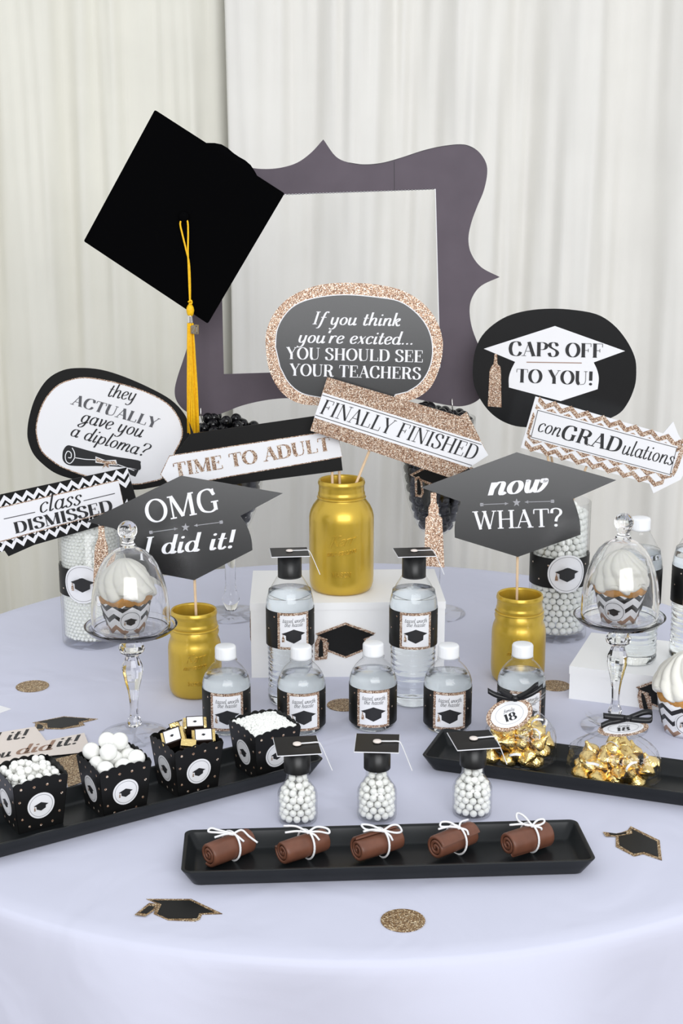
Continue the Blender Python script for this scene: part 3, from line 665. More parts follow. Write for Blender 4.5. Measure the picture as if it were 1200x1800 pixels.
mesh('charm_digits', ([ch + Vector((.003 + v[0]*.011/w*1.0, -.0103, -.006 + v[1]*.012)) for v in V], Fc), M['silver'], tasselroot)
tasselroot.parent = cb.root

# ================================================================== footed vases of black gumballs
def vase(base, label, side):
    r = empty('footed_vase', base, 0, label, 'vase', 'tall footed glass vases')
    H = .342 + .020*side
    def Ro(z):      # outer radius of the bowl
        t = max(0, min(1, (z-.150)/(H-.150)))
        return .012 + .055*(1-(1-t)**2.1)**.5 if t > 0 else .012
    bowl = [(0, .150)] + [(Ro(.150 + (H-.150)*(k/20)**1.5), .150 + (H-.150)*(k/20)**1.5) for k in range(1, 21)]
    inner = [(max(0.0, q-.0022), z+.002) for q, z in bowl[::-1]]
    inner[0] = (inner[0][0], H)
    mesh('bowl', lathe(bowl + inner, 48), M['glass'], r, True)
    mesh('stem', lathe([(0, .1497), (.012, .1497), (.0105, .13), (.0095, .10), (.0095, .055), (.012, .042), (.016, .030), (.012, .018), (.010, .0095), (0, .0095)], 32), M['solidglass'], r, True)
    mesh('foot', lathe([(0, .0093), (.010, .0092), (.025, .006), (.05, .0036), (.0565, .002), (.0565, .0), (0, .0)], 48), M['glass'], r, True)
    rb = .0098
    pts = shell_balls(lambda z: Ro(z)-.0024, .157, H-.006, rb, .15, 4 if side else 9)
    top = []; rn = random.Random(2+side)
    for ring, n, zz in ((.046, 12, .0), (.027, 7, .005), (.008, 2, .007)):
        for k in range(n):
            a = 2*PI*(k+rn.uniform(-.15, .15))/n
            top.append((ring*math.cos(a), ring*math.sin(a), H+zz + rn.uniform(-.002, .004)))
    for k in range(5):
        a = rn.uniform(0, 6.28); q = rn.uniform(.012, .036); top.append((q*math.cos(a), q*math.sin(a), H + .018))
    me = BLACK
    fill(base, pts, rb, me, 'black_gumball', 'glossy black gumball in the vase behind the %s sign' % ('slanted glitter arrow' if side else 'OMG cap'), 'gumball', 'black gumballs in the %s vase' % ('right' if side else 'left'),
         'black_gumballs', 'black gumballs at the back and middle of the %s vase' % ('right' if side else 'left'), M['blackball'], ICO1, 0.2, top)
    return r
BLACK = ballmesh('black_gumball', .0098, M['blackball'], ICO3)
VL = G(406, 1080); VR = G(763, 1078)
vase(tuple(VL), 'tall footed glass vase of black gumballs behind the OMG cap sign', 0)
vase(tuple(VR), 'tall footed glass vase of black gumballs behind the slanted finished sign', 1)

# ================================================================== candy jars
def candy_jar(base, R, H, label, sx, r_):
    j = empty('candy_jar', base, 0, label, 'jar')
    mesh('glass_cylinder', lathe([(0, 0), (R-.004, 0), (R-.001, .002), (R, .006), (R, H-.001), (R-.0015, H), (R-.003, H-.001), (R-.003, .016), (R-.006, .0135), (0, .0125)], 64), M['glass'], j, True)
    bz0, bz1 = r_
    mesh('paper_band', lathe([(R+.0006, bz0), (R+.0006, bz1), (R+.0002, bz1), (R+.0002, bz0), (R+.0006, bz0)], 64), M['black_card'], j, True)
    for k in range(18):                       # small copper dots on the band
        a = 2*PI*k/18; z = bz0 + (bz1-bz0)*(.25 if k % 2 else .75); rr = R+.0008
        e = [(rr*math.cos(a+dx*.0016/R), rr*math.sin(a+dx*.0016/R), z+dz*.0016) for dx, dz in ell(0, 0, 1, 1, 8)]
        mesh('dot', ([(rr*math.cos(a), rr*math.sin(a), z)] + e, [(0, 1+i, 1+(i+1) % 8) for i in range(8)]), M['glit'], j)
    zc = (bz0+bz1)/2; a0 = -PI/2 + sx
    def cyl(u, v, l): rr = R+l; return (rr*math.cos(a0+u/R), rr*math.sin(a0+u/R), zc+v)
    def disc(rad, l, m, nm, par):
        V = [cyl(0, 0, l)]; Fc = []
        N = 40
        for q in (.33, .66, 1.0):
            V += [cyl(x*rad*q, y*rad*q, l) for x, y in ell(0, 0, 1, 1, N)]
        for k in range(N):
            kk = (k+1) % N
            Fc.append((0, 1+k, 1+kk))
            for s in (0, 1): Fc.append((1+s*N+k, 1+s*N+kk, 1+(s+1)*N+kk, 1+(s+1)*N+k))
        return mesh(nm, (V, Fc), m, par, True)
    st = disc(.033, .0012, M['white'], 'round_sticker', j)
    ring = [cyl(.0298*math.cos(2*PI*k/48), .0298*math.sin(2*PI*k/48), .0014) for k in range(48)] + [cyl(.0293*math.cos(2*PI*k/48), .0293*math.sin(2*PI*k/48), .0014) for k in range(48)]
    mesh('ring_line', (ring, [(k, (k+1) % 48, 48+(k+1) % 48, 48+k) for k in range(48)]), M['ink'], st)
    cap_icon(lambda x, y: cyl(x*.0205, y*.0205+.001, .0016), st)
    return j
JL = G(166, 1126); JR = G(978, 1116)
candy_jar(tuple(JL), .0535, .235, 'glass cylinder jar of tiny white pearls with a cap sticker, behind the left cupcake dome', -.12, (.092, .140))
candy_jar(tuple(JR), .0500, .240, 'glass cylinder jar of white gumballs with a cap sticker, beside the right cupcake dome', .12, (.098, .150))
PEARL_S = .0035
pts = shell_balls(lambda z: .0503, .014, .205, PEARL_S, .3, 3)
pts = [q for q in pts if q[3] is not None]
rn = random.Random(8)
topp = []
for k in range(300):
    a = rn.uniform(0, 6.28); q = .046*rn.random()**.5; topp.append((q*math.cos(a), q*math.sin(a), .207 + rn.uniform(-.002, .004)))
core = lathe([(0, .016), (.0462, .016), (.0462, .205), (0, .207)], 48)
o = mesh('candy_pearls', join(core, *[([(v[0]*PEARL_S+x, v[1]*PEARL_S+y, v[2]*PEARL_S+z) for v in ICO1[0]], ICO1[1]) for x, y, z in [q[:3] for q in pts] + topp]), M['pearl'], None, True, tuple(JL))
tag(o, 'tiny white sugar pearls filling the left glass cylinder jar', 'candy', None, 'stuff')
RB = .0060
WB = ballmesh('white_gumball', RB, M['pearl'], ICO2)
pts = shell_balls(lambda z: .0468, .014, .222, RB, .14, 6)
rn = random.Random(18); top = []
for k in range(24):
    a = rn.uniform(0, 6.28); q = .036*rn.random()**.5; top.append((q*math.cos(a), q*math.sin(a), .226 + rn.uniform(-.001, .004)))
fill(tuple(JR), pts, RB, WB, 'white_gumball', 'small white gumball in the right glass cylinder jar', 'gumball', 'white gumballs in the right cylinder jar', 'white_gumballs', 'white gumballs at the back and middle of the right cylinder jar', M['pearl'], ICO1, 0.1, top)

# ================================================================== white riser boxes
def cap_cutout(mapf, name, label, bits=('black_card', 'glit')):
    """die-cut cap: black shape with glitter rim; mapf(x, y, lift) -> 3-D"""
    out = cap_outline(); tas = [(-.92,.04),(-.78,-.12),(-.66,-.2),(-.72,-.78),(-1.02,-.84),(-1.0,-.2)]
    r = empty(name, mapf(0, 0, 0), 0, label, 'paper cutout', 'paper graduation cap cutouts')
    b = Vector(mapf(0, 0, 0)); n = (Vector(mapf(0, 0, .001))-b)
    g = grow(out, .085)
    mesh('glitter_rim', slab([Vector(mapf(x, y, .0008))-b for x, y in g], -n*.7), M[bits[1]], r)
    mesh('black_face', slab([Vector(mapf(x, y, .0013))-b for x, y in out], -n*.4), M[bits[0]], r)
    tt = mesh('tassel_rim', slab([Vector(mapf(x, y, .0018))-b for x, y in grow(tas, .075)], -n*.4), M[bits[1]], r)
    mesh('tassel_face', slab([Vector(mapf(x, y, .0022))-b for x, y in [(-.88,-.02),(-.8,-.14),(-.78,-.7),(-.95,-.74),(-.93,-.2)]], -n*.3), M[bits[0]], tt)
    return r
FL, FR = G(441, 1192), G(781, 1188)
ang = math.atan2(FR.y-FL.y, FR.x-FL.x); W = (FR-FL).length
BH = .1236
rb_ = empty('riser_box', tuple(FL), ang, 'white gift box riser under the tall gold jar', 'box', 'white riser boxes')
mesh('box_base', box(0.001, W-.001, .001, .186, 0, BH-.012), M['box_white'], rb_)
mesh('box_lid', box(0, W, 0, .188, BH-.0119, BH), M['box_white'], rb_)
def on_front(cx, cz, s, sh):
    d = Vector((math.cos(ang), math.sin(ang), 0)); n = Vector((math.sin(ang), -math.cos(ang), 0))
    return lambda x, y, l: tuple(FL + d*(cx + x*s) + Vector((0, 0, cz + y*s*sh)) + n*(l-.0001+.0002))
cap_cutout(on_front(.150, .066, .045, .95), 'cap_cutout', 'black and glitter cap cutout stuck on the front of the tall white box')
dL = Vector((math.cos(ang), math.sin(ang), 0)); nL = Vector((math.sin(ang), -math.cos(ang), 0))
cap_cutout(lambda x, y, l: tuple(FL - nL*(.072 - x*.04) + Vector((0, 0, .07 + y*.042)) - dL*(l+.0005)), 'cap_cutout', 'black cap cutout stuck on the left side of the tall white box')
R0, R1 = G(998, 1228), G(1175, 1251)
ang2 = math.atan2(R1.y-R0.y, R1.x-R0.x)
rb2 = empty('riser_box', tuple(R0), ang2, 'low white gift box riser at the right, under the bottles', 'box', 'white riser boxes')
mesh('box_base', box(.001, .299, .001, .17, 0, .040), M['box_white'], rb2)
mesh('box_lid', box(0, .30, 0, .172, .0401, .0525), M['box_white'], rb2)
d2 = Vector((math.cos(ang2), math.sin(ang2), 0)); n2 = Vector((math.sin(ang2), -math.cos(ang2), 0))
cap_cutout(lambda x, y, l: tuple(R0 + d2*(.146 + x*.042*.97 - y*.042*.25) + Vector((0, 0, .0265 + (y+.1)*.042*.9 + x*.042*.10)) + n2*(l+.0003)), 'cap_cutout', 'black and glitter cap cutout stuck on the low white box at the right')

# ================================================================== gold mason jars
def gold_jar(base, R, rm, H, label, rot=0.0):
    j = empty('mason_jar', base, 0, label, 'jar', 'gold painted mason jars')
    nk = H - .030                              # neck foot
    sh = nk - .034
    body = [(0, .003), (R*.70, .0025), (R*.80, .0), (R*.88, .001), (R*.95, .006), (R*.99, .014), (R, .026), (R, sh), (R*.992, sh+.006), (R*.955, sh+.014), (R*.88, sh+.022), (rm*1.08, nk-.004), (rm*.99, nk)]
    thread = []
    for k in range(15):
        z = nk + .003 + .0225*k/14
        thread.append((rm*(.985 + .035*max(0, math.sin(PI*2.5*k/14 + .3))), z))
    lip = [(rm*1.0, H-.003), (rm*.995, H-.001), (rm*.97, H), (rm*.93, H-.0005), (rm*.91, H-.003), (rm*.90, nk-.002), (R*.85, sh+.02), (R*.94, sh), (R*.94, .02), (R*.80, .007), (0, .006)]
    mesh('jar_body', lathe(body + thread + lip, 72), M['goldpaint'], j, True)
    mesh('neck_ring', lathe([(rm*.98, nk-.0006), (rm*1.05, nk+.0004), (rm*1.07, nk+.0016), (rm*1.05, nk+.0028), (rm*.98, nk+.0036)], 72), M['goldpaint'], j, True)
    def emboss(st, zc, wd, cap, thick, thin, slant, rise, nm):
        V, Fc, w = text2(st, thick, thin, slant, 5)
        def mp(v, l):
            u = (v[0]/w-.5)*wd; a = -PI/2 + rot + u/R
            return ((R+l)*math.cos(a), (R+l)*math.sin(a), zc + v[1]*cap + rise*u)
        vv = [mp(v, .0008) for v in V]
        o = mesh(nm, (vv, Fc), M['goldpaint'], j)
        s = o.modifiers.new('relief', 'SOLIDIFY'); s.thickness = .0018; s.offset = 0
    k = H/.185
    emboss('Kerr', .086*k, .044*k, .017*k, .15, .1, .35, .15, 'embossed_name')
    emboss('SELF SEALING', .071*k, .050*k, .0055*k, .12, .1, .15, .15, 'embossed_line')
    emboss('MASON', .034*k, .032*k, .0075*k, .13, .1, 0, .0, 'embossed_word')
    return j
QB = G(600, 1034, BH); HQ = ZP(842, QB.y) - BH
gold_jar(tuple(QB), .0520, .0370, HQ, 'tall gold painted mason jar holding signs on the white box')
PL = G(344, 1216); PR = G(909, 1192)
HP = .134
gold_jar(tuple(PL), .0408, .0350, HP, 'short gold mason jar holding the OMG cap sign', .1)
gold_jar(tuple(PR), .0425, .0360, .140, 'short gold mason jar holding the now what cap sign', -.1)

# ================================================================== signs on sticks
GRP = 'printed photo booth signs on sticks'
LEAN = math.radians(9.6)
def into(base, H, x=0.0, y=0.0, z=.05): return (base[0]+x, base[1]+y, base[2]+z)

# -- they ACTUALLY gave you a diploma?
s = Board('party_sign', 2.392, 0.0, tuple(P(200, 860, 2.392)), 'black edged speech bubble sign asking about a diploma with a drawn scroll', 'sign', GRP)
o1 = cr([(48,757),(52,730),(63,697),(83,667),(110,651),(140,647),(177,650),(217,662),(263,682),(300,703),(323,727),(333,750),(335,766),(329,788),(316,808),(300,828),(290,850),(262,858),(236,861),(200,858),(165,850),(127,842),(100,833),(80,820),(60,800),(50,777)], 4, True)
i1 = cr([(65,760),(68,733),(80,703),(100,680),(123,669),(150,665),(187,670),(227,680),(263,693),(293,710),(310,730),(318,750),(318,770),(302,803),(290,836),(262,846),(236,850),(190,846),(150,835),(112,821),(90,807),(73,790)], 4, True)
s.plate('card', o1, M['black_card'])
s.print_('glitter_border', grow(i1, 2.0), M['glit'], .0004); s.print_('white_panel', i1, M['white'], .0007)
s.text('they', 187, 696, 236, 705, 24, M['ink'], .11, .035, .3, .0011)
s.text('ACTUALLY', 124, 710, 274, 753, 18.5, M['grey_ink'], .19, .05, .12, .0011)
s.text('gave you', 139, 741, 248, 769, 25, M['ink'], .11, .035, .3, .0011)
s.text('a diploma?', 121, 765, 255, 803, 24, M['ink'], .11, .035, .3, .0011)
sc_ = s.print_('diploma_drawing', cr([(112,790),(118,783),(128,784),(160,793),(200,802),(243,809),(247,815),(246,826),(228,822),(186,819),(140,819),(120,817),(111,809),(110,798)], 3, True), M['ink'], .0011)
s.print_('diploma_end', [(222,822),(244,826),(238,838),(229,834)], M['ink'], .0011, sc_)
s.path('scroll_line', cr([(127,787),(131,795),(131,805),(124,814),(117,811),(115,801),(119,793),(125,796),(125,804),(120,804)], 4), 1.6, M['white_ink'], .0015, False, sc_)
s.path('scroll_line', cr([(131,804),(150,807),(168,808),(190,811),(215,819),(236,827)], 4), 1.4, M['white_ink'], .0015, False, sc_)
bw = s.print_('bow', [(168,802),(186,809),(204,808),(207,818),(192,817),(193,825),(186,820),(178,826),(184,815),(168,813)], M['white_ink'], .0015, sc_)
s.print_('bow_fill', [(169.5,804),(185,810.5),(203,810),(205,816.5),(191,815.5),(191,822),(186,818.5),(180,823),(184,814),(169.5,811.5)], M['glit'], .0018, bw)
s.stick((170, 850), (JL.x+.012, JL.y+.02, T+.204))

# -- class DISMISSED
s = Board('party_sign', 2.262, 0.0, tuple(P(110, 975, 2.262)), 'black and white zigzag arrow sign that reads class dismissed', 'sign', GRP)
s.plate('card', [(-62,883),(-40,878),(222,822),(231,850),(240,880),(213,914),(60,958),(15,978),(8,968),(-55,985),(-70,935)], M['black_card'])
s.print_('chevron_margin', [(-52,880),(0,868.5),(0,872),(-52,884)], M['white_ink'], .0004)
s.zigzag('chevron_stripe', (-50,893), (226,831), 11, 14, 6.0, M['white_ink'], .0004)
s.zigzag('chevron_stripe', (-46,906), (229,846), 11, 14, 6.0, M['white_ink'], .0004)
s.zigzag('chevron_stripe', (-46,974), (219,901), 11, 14, 6.0, M['white_ink'], .0004)
s.zigzag('chevron_stripe', (-46,960), (226,886), 11, 14, 6.0, M['white_ink'], .0004)
pn = [(-42,903),(208,845),(218,891),(4,950),(-35,961)]
s.print_('glitter_border', grow(pn, 1.8), M['glit'], .0007); s.print_('white_panel', pn, M['white'], .0010)
s.text('class', 68, 902, 143, 886, 29, M['ink'], .10, .035, .3, .0014)
s.text('DISMISSED', 27, 938, 200, 897, 20, M['ink'], .21, .05, 0, .0014)
s.line('rule_line', (7,912), (62,900), 1.3, M['ink'], .0014); s.line('rule_line', (147,880), (202,867), 1.3, M['ink'], .0014)
s.stick((120, 930), (JL.x-.024, JL.y-.025, T+.190))

# -- time to adult
s = Board('party_sign', 2.214, 0.0, tuple(P(440, 860, 2.214)), 'black arrow sign with glitter lettering that reads time to adult', 'sign', GRP)
s.plate('card', [(335,762),(332,742),(340,762),(556,731),(590,748),(596,773),(602,827),(400,853),(296,868),(283,834)], M['black_card'])
pn = [(298,802),(592,757),(601,802),(400,837),(303,856),(283,834)]
s.print_('glitter_border', grow(pn, 1.6), M['glit'], .0004); s.print_('white_panel', pn, M['white'], .0007)
s.text('TIME TO ADULT', 307, 838, 583, 791, 24, M['glit'], .21, .055, 0, .0011)
s.stick((583, 800), (QB.x-.012, QB.y-.006, QB.z+.03))

# -- If you think you're excited...
s = Board('party_sign', 2.234, math.radians(5.8), tuple(P(610, 715, 2.234)), 'round chalkboard speech bubble sign with wide glitter rim about excited teachers', 'sign', GRP)
o1 = cr([(467,610),(468,583),(480,553),(503,527),(533,510),(567,500),(613,497),(667,501),(710,512),(743,533),(765,560),(777,593),(777,623),(770,653),(757,680),(737,697),(715,705),(680,712),(640,714),(600,714),(560,713),(530,710),(507,700),(487,680),(472,647)], 4, True)
i1 = cr([(485,610),(487,583),(497,560),(515,540),(540,528),(575,521),(613,519),(660,523),(700,530),(728,548),(748,572),(758,600),(758,630),(750,655),(735,675),(715,688)], 4) + [(694,693),(690,702)] + cr([(686,702),(640,703),(600,702),(560,697),(530,690),(508,672),(493,645)], 4)
s.plate('card', o1, M['glit'])
s.print_('white_border', grow(i1, 1.8), M['white_ink'], .0004); s.print_('chalkboard_panel', i1, M['chalk'], .0007)
s.text('If you think', 547, 570, 702, 573, 22.5, M['white_ink'], .13, .05, .24, .0011)
s.text("you're excited...", 522, 602, 726, 606, 22.5, M['white_ink'], .13, .05, .24, .0011)
s.text('YOU SHOULD SEE', 503, 631, 744, 637, 21, M['white_ink'], .17, .045, 0, .0011)
s.text('YOUR TEACHERS', 509, 660, 740, 667, 21, M['white_ink'], .17, .045, 0, .0011)
s.stick((592, 712), (QB.x+.002, QB.y+.004, QB.z+.03))

# -- FINALLY FINISHED
s = Board('party_sign', 2.190, 0.0, tuple(P(700, 840, 2.190)), 'slanted glitter arrow sign that reads finally finished', 'sign', GRP)
s.plate('card', [(575,663),(808,732),(820,724),(832,748),(846,777),(858,800),(824,823),(791,840),(545,757)], M['glit'])
s.print_('white_panel', [(567,690),(845,777),(858,800),(825,822),(552,734)], M['white'], .0004)
s.line('rule_line', (566,694), (846,781.5), 1.1, M['ink'], .0008); s.line('rule_line', (554,729.5), (829,818), 1.1, M['ink'], .0008)
s.text('FINALLY FINISHED', 560, 726, 834, 809, 27, M['ink'], .13, .035, .16, .0008)
s.stick((652, 786), (QB.x-.036, QB.y+.012, QB.z+.02))

# -- CAPS OFF TO YOU!
s = Board('party_sign', 2.400, 0.0, tuple(P(970, 750, 2.400)), 'black round bubble sign with white cap that reads caps off to you', 'sign', GRP)
o1 = cr([(831,643),(837,610),(853,583),(883,560),(917,548),(957,543),(1000,544),(1047,552),(1077,570),(1100,597),(1115,627),(1118,653),(1115,680),(1102,710),(1083,730),(1040,745),(980,750),(923,751),(893,745),(867,730),(847,707),(833,677)], 4, True)
s.plate('card', o1, M['chalk'])
s.print_('white_cap', [(850,613),(975,573),(1098,617),(1043,637)] + cr([(1043,637),(1049,650),(1052,665),(1050,684)], 4)[1:] + [(985,705),(894,681)] + cr([(894,681),(894,664),(898,650),(905,636)], 4)[1:], M['white'], .0004)
s.text('CAPS OFF', 893, 625, 1060, 629, 25, M['ink'], .2, .032, 0, .0008)
s.text('TO YOU!', 906, 672, 1042, 677, 24, M['ink'], .2, .032, 0, .0008)
s.line('rule_line', (925,636.5), (1022,638), 1.5, M['brown_ink'], .0008)
s.print_('tassel_print', [(869,622),(873,622),(874,640),(879,644),(880,652),(881,716),(857,714),(860,652),(864,643),(867,640)], M['glit'], .0008)
s.stick((960, 748), (JR.x+.0, JR.y+.02, T+.225))

# -- conGRADulations
s = Board('party_sign', 2.300, 0.0, tuple(P(1050, 865, 2.300)), 'white sign with glitter zigzags that reads congradulations', 'sign', GRP)
s.plate('card', [(941,697),(1165,762),(1183,741),(1192,764),(1216,805),(1196,843),(1148,867),(1141,850),(915,787)], M['white'])
for a, b in (((945,706),(1200,780)), ((925,716),(926,716.3))):
    if abs(a[0]-b[0]) > 5: s.zigzag('chevron_stripe', a, b, 10, 9, 6.5, M['glit'], .0004)
s.zigzag('chevron_stripe', (940,718), (1196,793), 9, 9, 5.0, M['glit'], .0004)
s.zigzag('chevron_stripe', (921,782), (1165,851), 9, 9, 6.0, M['glit'], .0004)
s.zigzag('chevron_stripe', (926,769), (1180,839), 9, 9, 5.5, M['glit'], .0004)
s.print_('chevron_end', [(937,724),(940,730),(929,766),(925,762)], M['glit'], .00045)
s.print_('chevron_end', [(1193,772),(1203,790),(1190,826),(1183,838),(1181,828),(1194,792),(1189,782)], M['glit'], .00045)
pn = [(945,721),(1189,787),(1177,834),(933,768)]
s.print_('white_panel', grow(pn, 3), M['white'], .0007)
for k in range(4): s.line('rule_line', pn[k], pn[(k+1) % 4], 1.0, M['ink'], .0010 + k*.00004)
s.text('con', 942, 757, 982, 768, 27, M['ink'], .10, .035, .2, .0010)
s.text('GRAD', 982, 770, 1088, 796, 26, M['ink'], .17, .05, .12, .0010)
s.text('ulations', 1090, 797, 1181, 818, 27, M['ink'], .10, .035, .2, .0010)
s.stick((961, 790), (JR.x-.012, JR.y-.02, T+.228)); s.stick((1035, 812), (JR.x+.012, JR.y-.01, T+.228))

# -- cap shaped signs with glitter tassels
def cap_sign(Y, base, out, label, tas, stick_top, stick_end):
    s = Board('party_sign', Y, LEAN, base, label, 'sign', GRP)
    s.plate('card', out, M['chalk'])
    s.plate('tassel', tas, M['glit'], -.003, .0015)
    s.stick(stick_top, stick_end)
    return s
YO = PL.y
s = cap_sign(YO, tuple(P(320, 1020, YO)), [(152,917),(318,836),(497,867),(422,907)] + cr([(422,907),(431,920),(438,935),(442,950),(443.5,967)], 3)[1:] + [(341,1020),(226,998)] + cr([(226,998),(220,978),(217,958),(212,936)], 3)[1:] + [(200,929)],
   'dark cap shaped sign that reads OMG I did it', [(172,925),(182,924),(184,945),(189,962),(192,1050),(162,1048),(166,962),(172,945)], (341, 1012), into(PL, HP, .004, .01, .02))
s.text('OMG', 257, 921, 389, 896, 40, M['white_ink'], .13, .06, 0, .0006)
s.arrow((263,936), (312,929), M['silver_ink']); s.star(326, 927, 7.5, M['silver_ink']); s.arrow((391,917.5), (341,924), M['silver_ink'])
s.text('I did it!', 248, 977, 411, 963, 32, M['white_ink'], .15, .05, .22, .0006)
YN = PR.y
s = cap_sign(YN, tuple(P(910, 980, YN)), [(740,857),(908,795),(1083,844),(1007,877)] + cr([(1007,877),(1014,897),(1019,918),(1020,940)], 3)[1:] + [(910,979),(799,945)] + cr([(799,945),(799,925),(803,902),(810,882)], 3)[1:],
   'dark cap shaped sign that reads now what', [(757,866),(767,866),(767,884),(771,893),(771,906),(777,911),(781,998),(745,995),(748,911),(753,906),(753,893),(757,884)], (910, 972), into(PR, .14, -.002, .008, .02))
s.text('now', 856, 871, 958, 864, 38, M['white_ink'], .17, .05, .25, .0006)
s.arrow((844,887), (893,885), M['silver_ink']); s.star(907.5, 883.5, 7.5, M['silver_ink']); s.arrow((973,881), (922,882.5), M['silver_ink'])
s.text('WHAT?', 832, 931, 989, 925, 32, M['white_ink'], .13, .05, 0, .0006)

# -- glitter edged cap pick hanging by the right vase
YV = VR.y - .075
s = Board('cap_pick', YV, 0.0, tuple(P(745, 880, YV)), 'black cap pick with copper glitter outline in front of the right black gumball vase', 'paper cutout')
s.plate('glitter_rim', grow([(722,836),(790,800),(850,836),(800,856),(760,853)], 2.6), M['glit'], 0, .001)
s.plate('black_face', [(725,836),(790,803),(846,836),(799,853),(761,850)], M['black_card'], .0006, .0005)
s.plate('tassel_rim', grow([(730,840),(735,838),(740,846),(743,866),(740,873),(731,872)], 1.6), M['glit'], .0012, .0005)
s.plate('tassel_face', [(732.5,843),(735,841),(738.5,848),(740.5,865),(738.5,870),(733,869)], M['black_card'], .0016, .0003)
s.stick((790, 860), (VR.x+.030, VR.y-.062, VR.z+.36))

# ================================================================== cupcakes under glass domes
def cupcake(base, label, rz=0.0, sc=1.0, seed=1, sticker=0.25):
    c = empty('cupcake', base, 0, label, 'cupcake', 'frosted cupcakes in zigzag wrappers')
    n = 60
    w = lathe([(0, .0005), (.0235, .0005), (.024, 0)] + [(.024+.0115*k/6, .045*k/6) for k in range(1, 7)] + [(.0345, .0448), (.0335, .042), (.023, .003), (0, .003)], n)
    w = ([(x*sc, y*sc, (z + (.0018*math.sin(9*math.atan2(y, x)) if z > .040 else 0))*sc) for x, y, z in w[0]], w[1])
    w = xf(w, (0, 0, 0), (0, 0, rz))
    mesh('wrapper', w, M['chev'], c, True)
    cake = lathe([(.030, .0385), (.0338, .042), (.0362, .047), (.0370, .0515), (.035, .056), (.028, .059), (0, .060)], 48, lambda a, r, z: r*(1+.02*math.sin(7*a+seed)))
    mesh('cake', ([(x*sc, y*sc, z*sc) for x, y, z in cake[0]], cake[1]), M['sponge'], c, True)
    prof = []
    N = 44
    for k in range(N+1):
        t = k/N
        z = .0505 + .053*t
        tier = (t*2.6) % 1.0
        r = .0385*(1-t**2.1)**.62*(1+.045*math.sin(PI*tier))
        if t < .08: r = .031 + .0080*(t/.08)**.5
        prof.append((max(r, 0.0), z))
    prof[-1] = (0, prof[-1][1]); prof = [(0, .0525), (.022, .051)] + prof
    def fr_(a, r, z):
        t = max(0, (z-.0505)/.053)
        ph = a*13 + t*11.0 + seed
        return r*(1 + .12*abs(math.sin(ph/2.0))**.8 - .07 + .04*math.sin(a + t*8 + seed))
    f = lathe(prof, 130, fr_)
    f = ([(x*sc, y*sc, (z - .0035*(math.hypot(x, y)/.036)*math.sin(6*math.atan2(y, x)+seed)*(1 if z < .06 else .4))*sc) for x, y, z in f[0]], f[1])
    mesh('frosting', f, M['frost'], c, True)
    def disc_on(a0, rad):
        def mp(x, y, l):
            z = .022 + y; r = .024 + .0115*z/.045 + l; a = -PI/2 + a0 + x/r
            return (r*math.cos(a)*sc, r*math.sin(a)*sc, z*sc)
        st = mesh('round_sticker', ([mp(0, 0, .0016)] + [mp(x, y, .0014) for x, y in ell(0, 0, rad, rad, 32)] , [(0, 1+k, 1+(k+1) % 32) for k in range(32)]), M['white'], c)
        e = ell(0, 0, rad*.9, rad*.9, 32); e2 = ell(0, 0, rad*.86, rad*.86, 32)
        mesh('ring_line', ([mp(x, y, .0019) for x, y in e + e2], [(k, (k+1) % 32, 32+(k+1) % 32, 32+k) for k in range(32)]), M['ink'], st)
        cap_icon(lambda x, y: mp(x*rad*.62, y*rad*.62, .0022), st)
    disc_on(sticker, .0155); disc_on(sticker+PI*.62, .0155); disc_on(sticker-PI*.62, .0155)
    return c
def cake_stand(base, ph, side):
    words = ('left', 'right')[side]
    s = empty('cake_stand', base, 0, 'small glass pedestal stand under the %s cupcake dome' % words, 'cake stand', 'glass pedestal cake stands')
    mesh('plate', lathe([(0, ph-.0085), (.012, ph-.0085), (.04, ph-.0070), (.058, ph-.0045), (.0640, ph+.0025), (.0652, ph+.0036), (.0642, ph+.0042), (.0615, ph+.001), (.0565, ph-.0018), (.045, ph-.003), (0, ph-.003)], 64), M['solidglass'], s, True)
    z = ph - .009
    st = [(0, z), (.010, z), (.0115, z-.004), (.0095, z-.010), (.0165, z-.0165), (.0185, z-.022), (.0165, z-.0275), (.0095, z-.033), (.0105, z-.038), (.0145, z-.047), (.0150, z-.055), (.0125, z-.068), (.0085, z-.084), (.0062, z-.100), (.0055, z-.114), (.0068, z-.124), (.0100, z-.130), (.0102, z-.135), (.0075, z-.1385), (0, z-.1385)]
    mesh('stem', lathe(st, 12), M['solidglass'], s, False)
    zf = z - .1388
    mesh('foot', lathe([(0, zf), (.0075, zf), (.018, zf*.62), (.035, .0045), (.0475, .0025), (.0485, .0012), (.0478, 0), (0, 0)], 48), M['glass'], s, True)
    d = empty('glass_dome', (base[0], base[1], base[2]+ph-.0012), 0, 'clear bell shaped glass dome covering the %s cupcake' % words, 'glass dome', 'glass cupcake domes')
    out = [(.0535, 0), (.0552, .002), (.0550, .012), (.0543, .034), (.0515, .055), (.0465, .074), (.0400, .090), (.0330, .1015), (.0250, .1095), (.0160, .1145), (.0095, .1170)]
    inn = [(max(0, r-.0022), h-.0018) for r, h in out[::-1]]
    inn[-1] = (.0513, 0)
    mesh('bell', lathe(out + [(0, .1172), (0, .1145)] + inn[1:] + [out[0]], 64), M['solidglass'], d, True)
    mesh('knob', lathe([(0, .1178), (.0115, .1178), (.0105, .1205), (.0080, .1235), (.0078, .1265), (.0105, .1300)] + [(.0135*math.cos(a), .1408+.0135*math.sin(a)) for a in [(-.75+2.3*k/12) for k in range(13)]] + [(0, .1543)], 32), M['solidglass'], d, True)
    return s
DL, DR = G(237, 1292), G(1079, 1278)
cake_stand(tuple(DL), .162, 0); cake_stand(tuple(DR), .166, 1)
